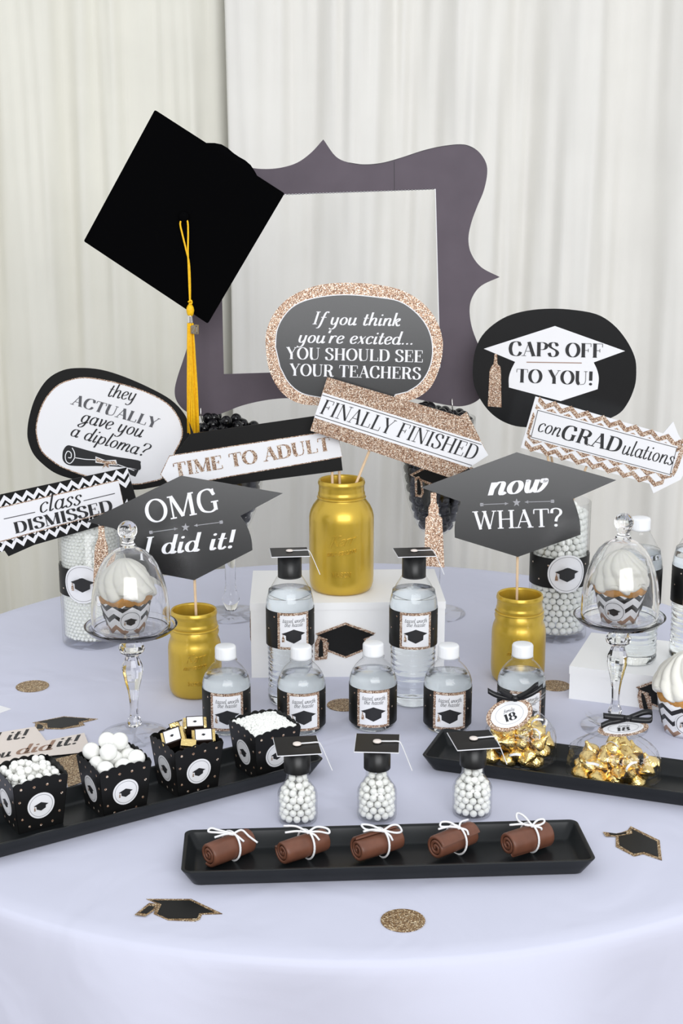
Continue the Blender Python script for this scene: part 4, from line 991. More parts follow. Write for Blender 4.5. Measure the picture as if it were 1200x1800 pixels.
cupcake((DL.x-.005, DL.y-.004, DL.z+.1592), 'white frosted cupcake under the left glass dome', .3, 1.0, 1, .34)
cupcake((DR.x-.002, DR.y-.004, DR.z+.1632), 'white frosted cupcake under the right glass dome', .9, 1.0, 4, -.42)
CE = G(1203, 1286)
cupcake(tuple(CE), 'white frosted cupcake without a dome at the right edge of the table', .1, 1.18, 2.5, -.15)

# ================================================================== water bottles
def label_wrap(root, R, z0, z1, rot=0.0):
    lb = mesh('paper_label', lathe([(R+.0006, z0), (R+.0006, z1), (R+.0003, z1), (R+.0003, z0), (R+.0006, z0)], 64), M['black_card'], root, True)
    mesh('label_back', lathe([(R+.0002, z0+.0002), (R+.0002, z1-.0002)], 64), M['white'], lb, True)
    H = z1-z0; zc = (z0+z1)/2
    def mp(u, v, l): a = -PI/2 + rot + u/R; return ((R+l)*math.cos(a), (R+l)*math.sin(a), zc+v)
    def patch(w, h, l, m, nm, par):
        n = 16; V = [mp(-w/2+w*k/n, s*h/2, l) for s in (-1, 1) for k in range(n+1)]
        return mesh(nm, (V, [(k, k+1, n+2+k, n+1+k) for k in range(n)]), m, par, True)
    pw = .0485; g = patch(pw, H, .0009, M['glit'], 'glitter_border', lb)
    patch(pw*.83, H*.86, .0012, M['white'], 'white_panel', lb)
    for st, y, ww in (('tassel worth', .24*H, .033), ('the hassle', .13*H, .027)):
        V, Fc, w = text2(st, .10, .05, .25, 3)
        mesh('lettering', ([mp((v[0]/w-.5)*ww, y+v[1]*H*.115, .0015) for v in V], Fc), M['grey_ink'], lb)
    cap_icon(lambda x, y: mp(x*.0178, y*.0178-.10*H, .0015), lb)
    for k in range(14):
        a = rot + pw/R*.5 + .16 + (2*PI-pw/R-.32)*k/13; v = (-.36, .36)[k % 2]*H if k % 3 else 0.0
        V = [mp(a*R-rot*R, v, .0009)] + [mp(a*R-rot*R+x, v+y, .0009) for x, y in ell(0, 0, .0013, .0013, 8)]
        mesh('dot', (V, [(0, 1+i, 1+(i+1) % 8) for i in range(8)]), M['glit'], lb)
    return lb
def topper(root, z, r, h, size, rz, lean=0.0, name='mortarboard_topper'):
    """paper cap: sleeve, square board with white edge, button and string"""
    mesh('cap_sleeve', lathe([(r, z), (r, z+h), (r-.0008, z+h), (r-.0008, z), (r, z)], 40), M['capblack'], root, True)
    b = empty(name, (0, 0, z+h+.0002)); b.parent = root; b.rotation_euler = (lean, 0, rz)
    s = size/2
    mesh('board_underside', box(-s-.0006, s+.0006, -s-.0006, s+.0006, 0, .0011), M['white'], b)
    mesh('board_top', box(-s, s, -s, s, .0011, .0016), M['black_card'], b)
    mesh('button', lathe([(0, .0052), (.0032, .0050), (.0052, .0042), (.0054, .0030), (.0048, .0024), (.0030, .0018), (0, .0018)], 20), M['cream'], b, True)
    st = cr([(.001, 0, .0036), (s*.55, .0015, .0032), (s*.98, .002, .0030), (s*1.12, .0015, -.001), (s*1.30, .0, -.012), (s*1.62, -.001, -.034)], 4)
    mesh('string', ribbon3(st, (0, .0010, 0), .0005), M['string'], b)
def bottle(base, kind, label, rot=0.0, withtop=True):
    b = empty('water_bottle', base, 0, label, 'water bottle', 'water bottles')
    rib = lambda z: .0007*math.sin(z*2*PI/.0085)
    if kind == 's':
        R = .0342; l0, l1, nk, wl = .0105, .0665, .102, .083
        prof = [(0, .004), (.012, .002), (.024, .0), (.029, .001), (.0325, .005), (.0335, .0095), (R-.0004, .011), (R-.0004, .066), (R+.0002, .069), (R, .074), (.0325, .080), (.0295, .0865), (.0250, .0930), (.0200, .0985), (.0160, nk), (.0148, nk+.002), (.0162, nk+.0034), (.0162, nk+.0045), (.0135, nk+.005), (.0135, nk+.0075)]
    else:
        R = .0357; l0, l1, nk, wl = KZ['l0'], KZ['l1'], KZ['nk'], KZ['l1']+.026
        prof = [(0, .004), (.014, .002), (.026, .0), (.0305, .001), (.0335, .005), (.0345, .010)]
        n = 34
        prof += [(.0340 + rib(.010+(l0-.012)*k/n) - .0008*math.sin(PI*k/n), .010+(l0-.012)*k/n) for k in range(1, n)]
        prof += [(R-.0005, l0-.001), (R-.0005, l1), (R, l1+.004), (R-.0005, l1+.010), (.0335, l1+.018), (.0300, l1+.026)]
        prof += [(.0300-(.0300-.0165)*k/5, l1+.026+(nk-l1-.026)*(k/5)**.9) for k in range(1, 6)] + [(.0150, nk+.002), (.0150, nk+.006)]
    mesh('bottle_shell', lathe(prof, 56), M['pet'], b, True)
    wp = [(max(0, r-.0007), z+(.0007 if r else .0005)) for r, z in prof if z < wl]
    r_w = wp[-1][0]
    wp += [(r_w*.97, wl), (0, wl-.0004)]
    mesh('water', lathe(wp, 48), M['water'], b, True)
    label_wrap(b, R, l0, l1, rot)
    if kind == 's' or not withtop:
        z = nk + .0055
        kn = lambda a, r, zz: r*(1 + (.012 if (int(a/(2*PI)*72) % 2) else 0)*(1 if .0145 < r and zz > z+.001 else 0))
        mesh('screw_cap', lathe([(0, z+.0005), (.0146, z+.0005), (.0152, z+.001), (.0152, z+.0035), (.0150, z+.0040), (.0150, z+.0165), (.0140, z+.0185), (.0120, z+.0192), (0, z+.0192)], 72, kn), M['capwhite'], b, True)
    else:
        topper(b, KZ['s0'], .0178, KZ['s1']-KZ['s0'], .0555, .10, math.radians(-2), 'mortarboard_topper')
    return b
YT = G(511, 1232).y
KZ = dict(l0=ZP(1142, YT-.0357), l1=ZP(1078, YT-.0357), s0=ZP(1019, YT-.0178), s1=ZP(972, YT))
KZ['nk'] = KZ['s0'] + .004
wb = ['small water bottle with white cap, leftmost, behind the box of wrapped chocolates', 'small water bottle with white cap, behind the box of tiny pearls', 'small water bottle with white cap in the middle of the row of five', 'small water bottle with white cap, fourth in the row, left of the ribbon tagged bag', 'small water bottle with white cap directly behind the ribbon tagged treat bag']
for (x, y, ro), lb in zip(((399,1281,.10), (530,1281,.12), (655,1275,.0), (785.5,1279,.02), (914,1277,.10)), wb):
    bottle(tuple(G(x, y)), 's', lb, ro)
for x, ro, lb in ((511, .18, 'tall water bottle wearing a paper mortarboard, left of the cap on the white box'), (724.5, .05, 'tall water bottle wearing a paper mortarboard, right of the cap on the white box')):
    bottle(tuple(G(x, 1232)), 't', lb, ro)
RZ = .0526
bottle(tuple(G(1113, 1160, RZ)), 't', 'tall water bottle with white cap behind the right glass dome', -.7, False)
bottle(tuple(G(1214, 1158, RZ)), 't', 'tall water bottle on the low white box, cut off by the right edge', -.05, False)

# ================================================================== serving trays
def rrect(L, W, r, z, n=6):
    out = []
    for cx, cy, a0 in ((L/2-r, W/2-r, 0), (-L/2+r, W/2-r, PI/2), (-L/2+r, -W/2+r, PI), (L/2-r, -W/2+r, 1.5*PI)):
        for k in range(n+1):
            a = a0 + PI/2*k/n; out.append((cx+r*math.cos(a), cy+r*math.sin(a), z))
    return out
def tray(center, rz, label, L=.470, W=.106, H=.023):
    rings = [rrect(L-.026, W-.026, .009, .0), rrect(L-.022, W-.022, .010, .0012), rrect(L-.010, W-.010, .010, H*.55), rrect(L-.001, W-.001, .010, H-.0015), rrect(L, W, .010, H-.0005), rrect(L-.002, W-.002, .009, H),
             rrect(L-.007, W-.007, .008, H-.0002), rrect(L-.009, W-.009, .008, H-.002), rrect(L-.024, W-.024, .008, .0075), rrect(L-.032, W-.032, .007, .0052), rrect(L-.04, W-.04, .005, .005)]
    V = [p for r in rings for p in r]; m = len(rings[0]); Fc = []
    for i in range(len(rings)-1):
        for k in range(m):
            j = (k+1) % m; Fc.append((i*m+k, i*m+j, (i+1)*m+j, (i+1)*m+k))
    Fc.append(tuple(range(m))[::-1]); Fc.append(tuple((len(rings)-1)*m+k for k in range(m)))
    o = mesh('serving_tray', (V, Fc), M['tray'], None, True, (center[0], center[1], T+.0002)); o.rotation_euler = (0, 0, rz)
    o.data.polygons[-1].use_smooth = False; o.data.polygons[-2].use_smooth = False
    return tag(o, label, 'tray', 'long black serving trays')
FT = ((.052, 1.5145), math.radians(3.5)); LTY = ((-.247, 1.676), math.radians(33.2)); RTY = ((.345, 1.741), math.radians(-19.7))
tray(*FT, 'long black tray in front holding five chocolate rolls')
tray(*LTY, 'long black tray at the left holding dotted candy boxes')
tray(*RTY, 'long black tray at the right holding bags of gold candies')

# ---- chocolate rolls tied like diplomas
def spiral_roll(Ro, L, turns=2.6, th=.0042):
    n = 84; a_end = turns*2*PI; outer, inner = [], []
    for k in range(n+1):
        a = a_end*k/n; r = Ro - (a_end-a)/(2*PI)*(th+.0007)
        r = max(r, .0012)
        outer.append((r*math.cos(a), r*math.sin(a))); ri = max(.0003, r-th)
        inner.append((ri*math.cos(a), ri*math.sin(a)))
    V, Fc = [], []
    prof = [(-L/2+.0, .93), (-L/2+.0015, .99), (-L/2+.006, 1.0), (0, 1.015), (L/2-.006, 1.0), (L/2-.0015, .99), (L/2, .93)]
    for x, s in prof:
        V += [(x, p[0]*s, p[1]*s) for p in outer] + [(x, p[0], p[1]) for p in inner]
    m = 2*(n+1)
    for i in range(len(prof)-1):
        for k in range(n):
            Fc.append((i*m+k, i*m+k+1, (i+1)*m+k+1, (i+1)*m+k)); Fc.append((i*m+n+1+k, (i+1)*m+n+1+k, (i+1)*m+n+2+k, i*m+n+2+k))
        Fc.append((i*m+n, (i+1)*m+n, (i+1)*m+2*n+1, i*m+2*n+1)); Fc.append((i*m, i*m+n+1, (i+1)*m+n+1, (i+1)*m))
    e = (len(prof)-1)*m
    for k in range(n):
        Fc.append((k, n+1+k, n+2+k, k+1)); Fc.append((e+k, e+k+1, e+n+2+k, e+n+1+k))
    return V, Fc
def choc_roll(base, rz, label, seed, bow):
    c = empty('chocolate_roll', base, rz, label, 'chocolate roll', 'chocolate rolls tied with string')
    Ro = .0160
    b = mesh('chocolate', spiral_roll(Ro, .060), M['choc'], c, True); b.location = (0, 0, Ro*1.015); b.rotation_euler = (seed*1.3, 0, 0)
    zc = Ro*1.015
    R2 = Ro*1.02 + .0009
    mesh('string_loop', tube([(.004+.0015*math.sin(a), R2*math.cos(a), zc+R2*math.sin(a)) for a in [2*PI*k/28 for k in range(28)]], .0013, 6, True), M['string'], c, True)
    t = (.004, -.004, zc+R2*.97)
    rn = random.Random(seed)
    def seg(pts): return tube(cr([t]+[(t[0]+p[0], t[1]+p[1], t[2]+p[2]) for p in pts], 5), .0013, 6)
    j = lambda: rn.uniform(-.002, .002)
    loops = bow
    mesh('bow_loop', join(*[seg([(p[0]+j(), p[1]+j(), p[2]) for p in q]) for q in loops]), M['string'], c, True)
    mesh('bow_knot', xf(ICO2, t, None, .0024), M['string'], c, True)
    return c
# bow shapes in the roll's own axes: x along the roll, y away from the viewer
bows = [
 [[(-.010,.010,.004),(-.020,.018,.007),(-.024,.015,.005),(-.014,.006,.003),(0,0,0)], [(-.012,.002,.002),(-.026,.004,.003)], [(.012,-.002,.001),(.018,-.010,-.006),(.020,-.016,-.012)], [(.004,-.006,-.002),(.005,-.011,-.008)]],
 [[(-.010,.010,.005),(-.020,.020,.007)], [(-.014,.004,.003),(-.027,.009,.004)], [(.012,-.000,.003),(.022,-.006,.001),(.022,-.011,-.003),(.012,-.007,-.001),(0,0,0)], [(.005,-.006,-.002),(.009,-.011,-.007)]],
 [[(-.008,.010,.005),(-.018,.016,.006),(-.020,.010,.004),(-.010,.003,.002),(0,0,0)], [(-.014,.004,.003),(-.025,.006,.003)], [(.012,.002,.003),(.021,-.002,.001),(.021,-.009,-.003),(.011,-.008,-.002),(0,0,0)], [(.004,-.007,-.003),(.004,-.012,-.009)]],
 [[(-.006,.010,.006),(-.014,.016,.006),(-.018,.010,.004),(-.009,.003,.002),(0,0,0)], [(-.012,.006,.003),(-.024,.010,.003)], [(.009,.003,.003),(.019,.004,.002)], [(.004,-.006,-.002),(.006,-.011,-.007)]],
 [[(-.003,.011,.008),(-.007,.019,.009),(-.012,.012,.005),(-.006,.003,.002),(0,0,0)], [(-.012,.006,.003),(-.025,.012,.003)], [(.010,.003,.003),(.020,.003,.003),(.018,-.003,.001),(.008,-.003,.001),(0,0,0)], [(.006,-.006,-.001),(.010,-.009,-.004)]],
]
rl = ['chocolate roll tied with white string, leftmost in the front tray', 'chocolate roll tied with white string, second from the left in the front tray', 'chocolate roll tied with white string, in the middle of the front tray', 'chocolate roll tied with white string, second from the right in the front tray', 'chocolate roll tied with white string, rightmost in the front tray']
for i, (x, y) in enumerate(((402,1510), (533,1507), (664,1504), (797,1499), (925,1495))):
    p = G(x, y, .006); choc_roll((p.x, p.y, T+.0053), math.radians((42, 36, 34, 40, 32)[i]), rl[i], i+1, bows[i])

# ---- small candy bottles with mortarboard caps
PB = .0047
PBM = ballmesh('candy_pearl', PB, M['pearl2'], ICO2)
def favor(base, where, rz, seed):
    f = empty('candy_bottle', base, 0, 'small candy pearl bottle with paper mortarboard, ' + where, 'candy bottle', 'candy bottles with paper mortarboards')
    Rf = lambda z: .0248 if z < .034 else (.0248 - .0108*(1-math.cos(PI*min(1, (z-.034)/.024)))/2)
    zs = [.006+.056*k/24 for k in range(25)]
    out = [(0, 0), (.021, 0), (.0238, .0015), (.0248, .005)] + [(Rf(z), z) for z in zs] + [(.0140, .0655), (.0150, .068), (.0150, .0775)]
    inn = [(max(0, r-.0014), z if z > .004 else .004) for r, z in out[::-1]]
    mesh('glass', lathe(out + inn[:-2] + [(0, .004)], 48), M['glass'], f, True)
    topper(f, .0665, .0166, .0310, .0535, rz, math.radians(1), 'mortarboard_topper')
    pts = shell_balls(lambda z: Rf(z)-.0014, .0042, .064, PB, .16, seed)
    fill(base, pts, PB, PBM, 'candy_pearl', 'round white candy pearl in the small bottle ' + where, 'candy', 'candy pearls in the small bottle ' + where, 'candy_pearls', 'white candy pearls at the back of the small bottle ' + where, M['pearl2'], ICO1, 0.2)
favor(tuple(G(523, 1441)), 'nearest the left tray', .14, 5)
favor(tuple(G(662, 1436)), 'in the middle of the three', -.06, 6)
favor(tuple(G(829, 1430)), 'nearest the right tray', .16, 7)

# ================================================================== dotted candy boxes on the left tray
BXA = math.radians(33.5); BB, BT, BXH = .0285, .0355, .068     # half base, half top, height
def candy_box(corner, label):
    c = Vector((corner.x, corner.y, 0)) + Vector((BB*math.cos(BXA)-BB*math.sin(BXA), BB*math.sin(BXA)+BB*math.cos(BXA), 0))
    z = T+.0054
    b = empty('candy_box', (c.x, c.y, z), BXA, label, 'candy box', 'dotted paper candy boxes')
    mesh('box_floor', box(-BB+.001, BB-.001, -BB+.001, BB-.001, 0, .001), M['black_card'], b)
    for f, nm in enumerate(('panel',)*4):
        ca, sa = math.cos(f*PI/2), math.sin(f*PI/2)
        def mp(u, v, l):       # u in -1..1 across, v height
            t = v/BXH; h = BB + (BT-BB)*t; x, y, z_ = u*h, -h-l, v
            return (x*ca - y*sa, x*sa + y*ca, z_)
        top = []
        N = 6
        for k in range(N):
            for q in range(6):
                t = (k+q/6)/N; top.append((1-2*t, BXH + .0022*abs(math.sin(PI*q/6)) + .004*math.sin(PI*t) - .0035))
        top.append((-1, BXH-.0035))
        out = [(-1, 0), (1, 0)] + top
        fr_ = [Vector(mp(u, v, 0)) for u, v in out]
        n = (Vector(mp(0, BXH/2, 1)) - Vector(mp(0, BXH/2, 0))).normalized()
        p = mesh(nm, slab(fr_, -n*.0006), M['black_card'], b)
        for u, v in ((-.72,.87),(-.24,.86),(.24,.86),(.72,.87),(-.82,.62),(.82,.62),(-.78,.27),(.78,.27),(-.5,.10),(0,.08),(.5,.10)):
            e = [mp(u+x*.0017/.032, v*BXH+y*.0017, .0002) for x, y in ell(0, 0, 1, 1, 8)]
            mesh('dot', ([mp(u, v*BXH, .0002)] + e, [(0, 1+i, 1+(i+1) % 8) for i in range(8)]), M['glit'], p)
        rad = .0172; zc = .47*BXH
        disc = lambda r, l: [mp(x*r/.0318, zc+y*r, l) for x, y in ell(0, 0, 1, 1, 36)]
        st = mesh('round_sticker', slab([Vector(q) for q in disc(rad, .0006)], -n*.0003), M['white'], p)
        mesh('ring_line', (disc(rad*.87, .0008) + disc(rad*.83, .0008), [(k, (k+1) % 36, 36+(k+1) % 36, 36+k) for k in range(36)]), M['silver_ink'], st)
        cap_icon(lambda x, y: mp(x*.0095/.0318, zc+y*.0095, .0009), st)
    return Vector((c.x, c.y, z))
def tobox(c, x, y, z): return (c.x + x*math.cos(BXA)-y*math.sin(BXA), c.y + x*math.sin(BXA)+y*math.cos(BXA), c.z+z)
rn = random.Random(12)
c1 = candy_box(G(33, 1466, .006), 'black dotted box of round white candies at the left edge')
r = .0048; me = ballmesh('white_candy', r, M['pearl2'], ICO2)
for z, n, half in ((.0580, 7, .0290), (.0650, 6, .0245), (.0715, 4, .014)):
    for i in range(n):
        for j in range(n):
            x, y = -half+2*half*(i+.25*(j % 2))/(n-1)-.002+rn.uniform(-.0014,.0014), -half+2*half*j/(n-1)+rn.uniform(-.0014,.0014)
            if max(abs(x), abs(y)) > .030 or (z > .064 and rn.random() < .18): continue
            tag(obj_from(me, 'white_candy', None, tobox(c1, x, y, z+rn.uniform(-.0018,.0018))), 'round white candy heaped in the leftmost dotted box', 'candy', 'white candies in the leftmost dotted box')
c2 = candy_box(G(183, 1441, .006), 'black dotted box of large white gumballs, second from the left')
r = .0112; me = ballmesh('large_gumball', r, M['pearl2'], ICO3)
for x, y, z in ((-.021,-.021,.062),(.003,-.021,.060),(.0225,-.018,.066),(-.021,.003,.060),(.002,.004,.062),(.0225,.006,.060),(-.020,.0225,.071),(.003,.0225,.062),(.0225,.0235,.062),(-.010,-.008,.0785),(.014,.012,.0805),(.0005,.019,.0815)):
    fb_ = 'front' if y < -.012 else ('back' if y > .012 else 'middle'); lr = 'left' if x < -.012 else ('right' if x > .012 else 'centre')
    tag(obj_from(me, 'large_gumball', None, tobox(c2, x, y, z)), 'large pearly white gumball, %s %s%s of the second dotted box' % (fb_, lr, ' top' if z > .07 else ''), 'gumball', 'large white gumballs in the second dotted box')
c3 = candy_box(G(313, 1403, .006), 'black dotted box of wrapped square chocolates, third from the left')
def nugget(loc, rot, label):
    o = empty('wrapped_chocolate', loc, 0, label, 'chocolate', 'wrapped chocolates in the third dotted box'); o.rotation_euler = rot
    a, bq, h = .0150, .0095, .0065
    def rb(x, y, z, bev=.0018):
        v = []
        for zz, q in ((-z, 1-bev/x*1.5), (-z+bev, 1), (z-bev, 1), (z, 1-bev/x*1.5)): v += [(-x*q, -y*q, zz), (x*q, -y*q, zz), (x*q, y*q, zz), (-x*q, y*q, zz)]
        f = [(3,2,1,0), (12,13,14,15)]
        for i in range(3):
            for k in range(4): f.append((i*4+k, i*4+(k+1) % 4, i*4+4+(k+1) % 4, i*4+4+k))
        return v, f
    mesh('foil', rb(a, bq, h), M['foil'], o)
    mesh('paper_band', box(-a*.76, a*.76, -bq-.0004, bq+.0004, -h-.0004, h+.0004), M['dkbrown'], o)
    lb = mesh('white_label', box(-a*.68, a*.68, -bq*.86, bq*.86, h+.0004, h+.0007), M['white'], o)
    cap_icon(lambda x, y: (x*.0030, y*.0030, h+.0009), lb)
for (x, y, z), rot, lb in (((-.020,-.004,.073), (.75,-.35,BXA-.55), 'chocolate with white label tipped to the left in the third dotted box'), ((.019,.012,.0755), (.42,0,BXA-.45), 'chocolate with white label at the back right of the third dotted box'), ((.0185,-.012,.0665), (.55,0,BXA-.45), 'chocolate with white label at the front right of the third dotted box'),
                           ((-.004,.016,.074), (1.2,.3,BXA+.9), 'gold foil wrapped chocolate standing in the middle of the third dotted box'), ((-.008,-.019,.062), (.2,.8,BXA+1.2), 'gold foil wrapped chocolate at the front left of the third dotted box')):
    nugget(tobox(c3, x, y, z), rot, lb)
c4 = candy_box(G(452, 1373, .006), 'black dotted box of tiny white pearls, nearest the small candy bottle')
r = .0027; vf = []
for i in range(23):
    for j in range(23):
        x, y = -.0315+.063*i/22+rn.uniform(-.001,.001), -.0315+.063*j/22+rn.uniform(-.001,.001)
        z = .0625 + .009*(1-(x/.034)**2)*(1-(y/.034)**2) + rn.uniform(-.0013,.0016)
        vf.append(([(v[0]*r+x, v[1]*r+y, v[2]*r+z) for v in ICO1[0]], ICO1[1]))
o = mesh('sugar_pearls', join(box(-.032, .032, -.032, .032, .057, .0622), *vf), M['pearl'], None, True, tuple(c4)); o.rotation_euler = (0, 0, BXA)
tag(o, 'tiny white sugar pearls heaped in the dotted box nearest the candy bottle', 'candy', None, 'stuff')

# ================================================================== bags of gold candies
def kiss_mesh(seed):
    rn = random.Random(seed)
    prof = [(0, .0), (.0090, .0), (.0108, .0012), (.0112, .0035), (.0098, .0075), (.0070, .0110), (.0042, .0145), (.0024, .0185), (.0020, .0215), (0, .0225)]
    ph = [rn.uniform(0, 6.28) for _ in range(6)]
    v, f = lathe([(q*1.06, z*1.0) for q, z in prof], 32, lambda a, r, z: r*(1+.02*math.sin(7*a+ph[0]+z*200)+.025*math.sin(13*a+ph[1]-z*150)))
    me = bpy.data.meshes.new('gold_candy'); me.from_pydata(v, [], f); me.materials.append(M['foil']); me.polygons.foreach_set('use_smooth', [True]*len(me.polygons)); me.update(); return me
KM = [kiss_mesh(k) for k in range(4)]
flagv = ribbon3(cr([(0,0,.020),(.001,0,.0245),(.005,.001,.027),(.011,.002,.026),(.017,.001,.022)], 3), (0, .0016, 0), .00015)
FLAG = bpy.data.meshes.new('paper_flag'); FLAG.from_pydata([tuple(p) for p in flagv[0]], [], flagv[1]); FLAG.materials.append(M['white'])
def treat_bag(base, rz, w, d, h, nk, label, which, spots, seed):
    b = empty('treat_bag', base, rz, label, 'treat bag', 'clear bags of gold candies')
    V, Fc = [], []; seg, nz = 64, 26; rn = random.Random(seed); ph = [rn.uniform(0, 6.28) for _ in range(5)]
    for i in range(nz+1):
        t = i/nz; z = h*1.25*t
        if t < .80: s = (1 - .25*(1-min(1, t/.12))**2)*(1-.78*max(0, (t-.42)/.38)**1.6)
        else: s = .22 + .45*((t-.80)/.20)
        for k in range(seg):
            a = 2*PI*k/seg; q = 1+(.035*math.sin(5*a+ph[0]+3*t)+.025*math.sin(9*a+ph[1]-5*t)+.02*math.sin(15*a+ph[2])) * (1+2.0*max(0, t-.6))
            sq = 1/max(abs(math.cos(a))**1.0, abs(math.sin(a)))**.35
            x = w*math.cos(a)*s*q*sq; y = d*math.sin(a)*s*q*sq
            V.append((x, y + nk[1]*max(0, t-.4), .0006 + z + nk[0]*0))
    for i in range(nz):
        for k in range(seg):
            j = (k+1) % seg; Fc.append((i*seg+k, i*seg+j, (i+1)*seg+j, (i+1)*seg+k))
    Fc.append(tuple(range(seg))[::-1])
    mesh('cellophane_bag', (V, Fc), M['cello'], b, True)
    for k, (x, y, z, rx, ry, rzz, fl) in enumerate(spots):
        q = empty('gold_candy', (base[0]+x*math.cos(rz)-y*math.sin(rz), base[1]+x*math.sin(rz)+y*math.cos(rz), base[2]+z), 0, 'gold foil candy drop in the clear bag ' + which, 'candy', 'gold foil candies in the bag ' + which)
        q.rotation_euler = (rx, ry, rzz)
        obj_from(KM[k % 4], 'foil_wrapper', q)
        if fl: obj_from(FLAG, 'paper_flag', q)
    return b
def spots_for(w, d, rows, seed):
    rn = random.Random(seed); out = []
    for z, n, ww, dd in rows:
        for k in range(n):
            x = -ww + 2*ww*(k+.5+(.22 if int(z*1000/14) % 2 else -.22))/n + rn.uniform(-.004, .004)
            out.append((x, -dd + rn.uniform(-.003, .003), z + rn.uniform(-.002, .003), *((rn.uniform(-.3, .5), rn.uniform(-.4, .4)) if z < .015 else (rn.uniform(-.9, 1.9), rn.uniform(-1.1, 1.1))), rn.uniform(-.8, .8), z > .015 and rn.random() < .4))
            out.append((x+rn.uniform(-.006, .006), dd*.55 + rn.uniform(-.003, .003), z + rn.uniform(-.001, .004), rn.uniform(-.7, .7), rn.uniform(-.7, .7), rn.uniform(0, 6.28), rn.random() < .2))
    return out
K1 = G(914, 1340, .0055); K2 = G(1078, 1372, .0055)
treat_bag((K1.x, K1.y, T+.0054), -.30, .047, .033, .080, (0, .0), 'clear bag of gold candies with a tilted round tag, nearest the bottles', 'behind the tilted tag',
   spots_for(.04, .02, ((.007, 4, .040, .018), (.020, 4, .038, .017), (.033, 4, .034, .014), (.046, 3, .028, .010)), 3), 4)
treat_bag((K2.x, K2.y, T+.0054), -.30, .059, .036, .070, (0, .0), 'clear bag of gold candies with a flat lying round tag, farther right on the tray', 'under the flat lying tag',
   [(-.040,-.020,.012,1.35,.2,.1,False), (-.019,-.026,.013,1.45,0,.25,False)] + spots_for(.05, .02, ((.007, 4, .048, .017), (.020, 5, .044, .016), (.033, 4, .036, .012), (.043, 2, .018, .006)), 11), 9)
def round_tag(cx, cy, rx, ry, rot, Y, lean, label, bow, tails, zc=None):
    z0 = P(cx, cy, Y).z
    s = Board('gift_tag', Y, lean, tuple(P(cx, cy, Y)), label, 'gift tag', 'round tags tied to the treat bags', z0)
    def e(k, n=44): return [(cx + k*(rx*math.cos(a)*math.cos(rot) - ry*math.sin(a)*math.sin(rot)), cy + k*(rx*math.cos(a)*math.sin(rot) + ry*math.sin(a)*math.cos(rot))) for a in [2*PI*i/n for i in range(n)]]
    s.plate('glitter_disc', e(1.0), M['glit'], 0, .0012)
    s.print_('white_disc', e(.80), M['white'], .0003)
    s.path('ring_line', e(.60), .5, M['silver_ink'], .0007, True)
    def tx(st, u0, u1, v, cap, m, th, tn, sl):
        V, Fc, w = text2(st, th, tn, sl)
        out = []
        for q in V:
            uu = u0 + (u1-u0)*q[0]/w; vv = v - cap*q[1]
            out.append((cx + rx*uu*math.cos(rot) - ry*vv*math.sin(rot), cy + rx*uu*math.sin(rot) + ry*vv*math.cos(rot)))
        s.flat('lettering', (out, Fc), m, .0007)
    tx('family', -.22, .26, -.16, .20, M['grey_ink'], .1, .06, .25)
    tx('18', -.30, .26, .40, .46, M['ink'], .2, .05, 0)
    pb = Vector(s.base)
    rib = []
    for pts in tails:
        rib.append(ribbon3(cr([Vector(P(x, y, Y - dy)) - pb for x, y, dy in pts], 5), (0, .0015, .0034), .0004))
    mesh('ribbon_bow', join(*rib), M['ribbon'], s.root, True)
    kx, ky = bow
    mesh('ribbon_knot', xf(ICO2, tuple(P(kx, ky, Y-.005) - pb), None, (.0055, .004, .0045)), M['ribbon'], s.root, True)
round_tag(895, 1256, 42, 28, -.32, K1.y-.034, math.radians(52), 'round glitter edged tag numbered 18, tilted on the bag nearest the bottles', (905, 1228),
  [[(905,1228,.004),(888,1226,.006),(870,1221,.006),(857,1214,.004)], [(905,1228,.004),(885,1218,.008),(878,1211,.010)], [(905,1228,.004),(922,1224,.006),(938,1217,.006),(954,1206,.004)], [(905,1228,.004),(925,1218,.008),(940,1206,.010),(946,1203,.010)]])
round_tag(1095, 1280, 45, 13, -.08, K2.y-.030, math.radians(84), 'round glitter edged tag lying flat on the right treat bag', (1103, 1263),
  [[(1103,1263,.004),(1090,1261,.004),(1075,1260,.003),(1060,1258,.003)], [(1103,1263,.004),(1085,1267,.004),(1070,1270,.006),(1056,1276,.008)], [(1103,1263,.004),(1118,1257,.002),(1132,1252,.0),(1144,1252,.002),(1146,1260,.006),(1142,1266,.008),(1125,1266,.008),(1106,1264,.006)]])

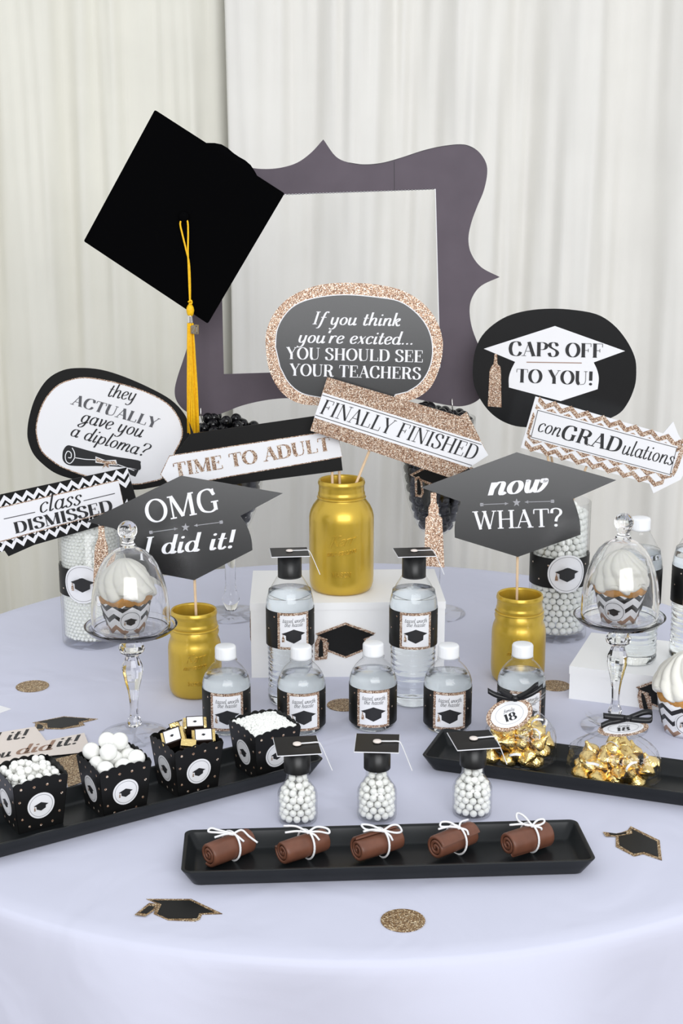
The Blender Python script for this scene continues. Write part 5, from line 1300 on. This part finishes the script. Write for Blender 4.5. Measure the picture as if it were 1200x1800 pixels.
# ================================================================== paper bits lying on the cloth
def on_table(name, outline, m, z=.0008, th=.0005, parent=None, base=None):
    b = base or Vector((0, 0, 0))
    return mesh(name, slab([G(x, y, z) - b for x, y in outline], (0, 0, -th)), m, parent)
for x, y, r, lb in ((57, 1207, .0255, 'glitter confetti circle on the cloth at the far left'), (604, 1240, .0255, 'glitter confetti circle half hidden between the small bottles'), (975, 1206, .0240, 'glitter confetti circle beside the low white box'), (708, 1619, .0240, 'glitter confetti circle at the front edge of the table')):
    p = G(x, y)
    o = mesh('glitter_circle', lathe([(0, .0012), (r, .0012), (r, .0004), (0, .0004)], 40), M['glit2'], None, False, tuple(p))
    tag(o, lb, 'confetti', 'glitter confetti circles')
def table_cap(out, face, tas, lb):
    cx = sum(p[0] for p in out)/len(out); cy = sum(p[1] for p in out)/len(out); b = G(cx, cy)
    r = empty('cap_cutout', tuple(b), 0, lb, 'paper cutout', 'paper graduation cap cutouts')
    on_table('glitter_rim', out, M['glit2'], .0009, .0005, r, b); on_table('black_face', face, M['black_card'], .0012, .0002, r, b)
    t = on_table('tassel_rim', tas, M['glit2'], .0015, .0002, r, b)
    cx = sum(p[0] for p in tas)/len(tas); cy = sum(p[1] for p in tas)/len(tas)
    on_table('tassel_face', [(cx+(x-cx)*.6, cy+(y-cy)*.6) for x, y in tas], M['black_card'], .0017, .0001, t, b)
table_cap([(57,1270),(112,1259),(172,1263.5),(145,1270),(149,1274),(138,1277),(110,1281.5),(80,1281),(78,1273)], [(66,1269),(112,1260),(158,1263.5),(138,1269),(139,1273),(108,1279.5),(84,1279),(83,1271)], [(62,1271),(72,1271),(80,1275),(77,1283),(60,1284)], 'black cap cutout lying on the cloth at the far left')
table_cap([(257,1580),(336,1580),(391,1606),(355,1607),(351,1616),(343,1619),(295,1617),(270,1606),(276,1588)], [(266,1582.5),(334,1582.5),(376,1603.5),(350,1605),(346,1614),(296,1614.5),(276,1606),(284,1589)], [(262,1587),(280,1589),(270,1601),(255,1610.5),(236,1608)], 'black cap cutout lying at the front of the table, left of the chocolate tray')
table_cap([(1082,1467),(1103,1459),(1108,1452),(1159,1477),(1163,1512),(1130,1501),(1114,1505),(1082,1488)], [(1087,1469),(1107,1462),(1110,1457),(1154,1479),(1157,1506),(1131,1497),(1114,1500.5),(1088,1485.5)], [(1059,1462),(1082,1465),(1110,1460),(1111,1465),(1085,1470),(1064,1470)], 'black cap cutout lying on the cloth right of the chocolate tray')
def ground_text(st, x0, y0, x1, y1, cap, m, z, par, b, th=.16, tn=.05, sl=.25):
    V, Fc, w = text2(st, th, tn, sl); dx, dy = x1-x0, y1-y0; L = math.hypot(dx, dy)
    pts = [(x0 + dx*v[0]/w + dy/L*v[1]*cap*.3, y0 + dy*v[0]/w - v[1]*cap) for v in V]
    mesh('lettering', ([G(x, y, z)-b for x, y in pts], Fc), m, par)
b = G(60, 1350)
pc = empty('paper_mortarboard', tuple(b), 0, 'large black paper cap with glitter tassel lying behind the leftmost candy boxes', 'paper cutout')
on_table('black_face', [(-40,1382),(48,1329),(136,1318),(146,1340),(130,1372),(40,1392)], M['black_card'], .0010, .0006, pc, b)
on_table('glitter_tassel', [(88,1336),(135,1325),(144,1374),(119,1384),(117,1366)], M['glit2'], .0016, .0005, pc, b)
b = G(20, 1305)
ca = empty('cream_card', tuple(b), 0, 'cream card lettered did it, lying at the left edge behind the other card', 'card', 'cream lettered cards')
on_table('card', [(-60,1297),(62,1277),(86,1308),(-60,1342)], M['cream'], .0020, .0006, ca, b)
ground_text('I did it!', -84, 1313, 46, 1297, 15, M['ink'], .0023, ca, b)
b = G(60, 1320)
cbk = empty('cream_card', tuple(b), 0, 'cream card lettered you did it, with brown word, behind the leftmost candy box', 'card', 'cream lettered cards')
on_table('card', [(-60,1342),(75,1303),(148,1288),(158,1314),(137,1323),(48,1332),(-10,1360),(-60,1384)], M['cream'], .0030, .0006, cbk, b)
ground_text('you', -36, 1338, 18, 1329, 14, M['ink'], .0033, cbk, b)
ground_text('did', 26, 1327, 91, 1317, 15, M['brown_ink'], .0033, cbk, b)
ground_text('it!', 97, 1313, 136, 1307, 15, M['ink'], .0033, cbk, b)
b = G(0, 1246)
o = mesh('paper_corner', slab([G(x, y, .0008)-b for x, y in [(-40,1236),(0,1240),(20,1246),(0,1253),(-40,1262)]], (0, 0, -.0006)), M['white'], None, False, tuple(b))
tag(o, 'white card corner on the cloth, cut off by the left edge', 'card')
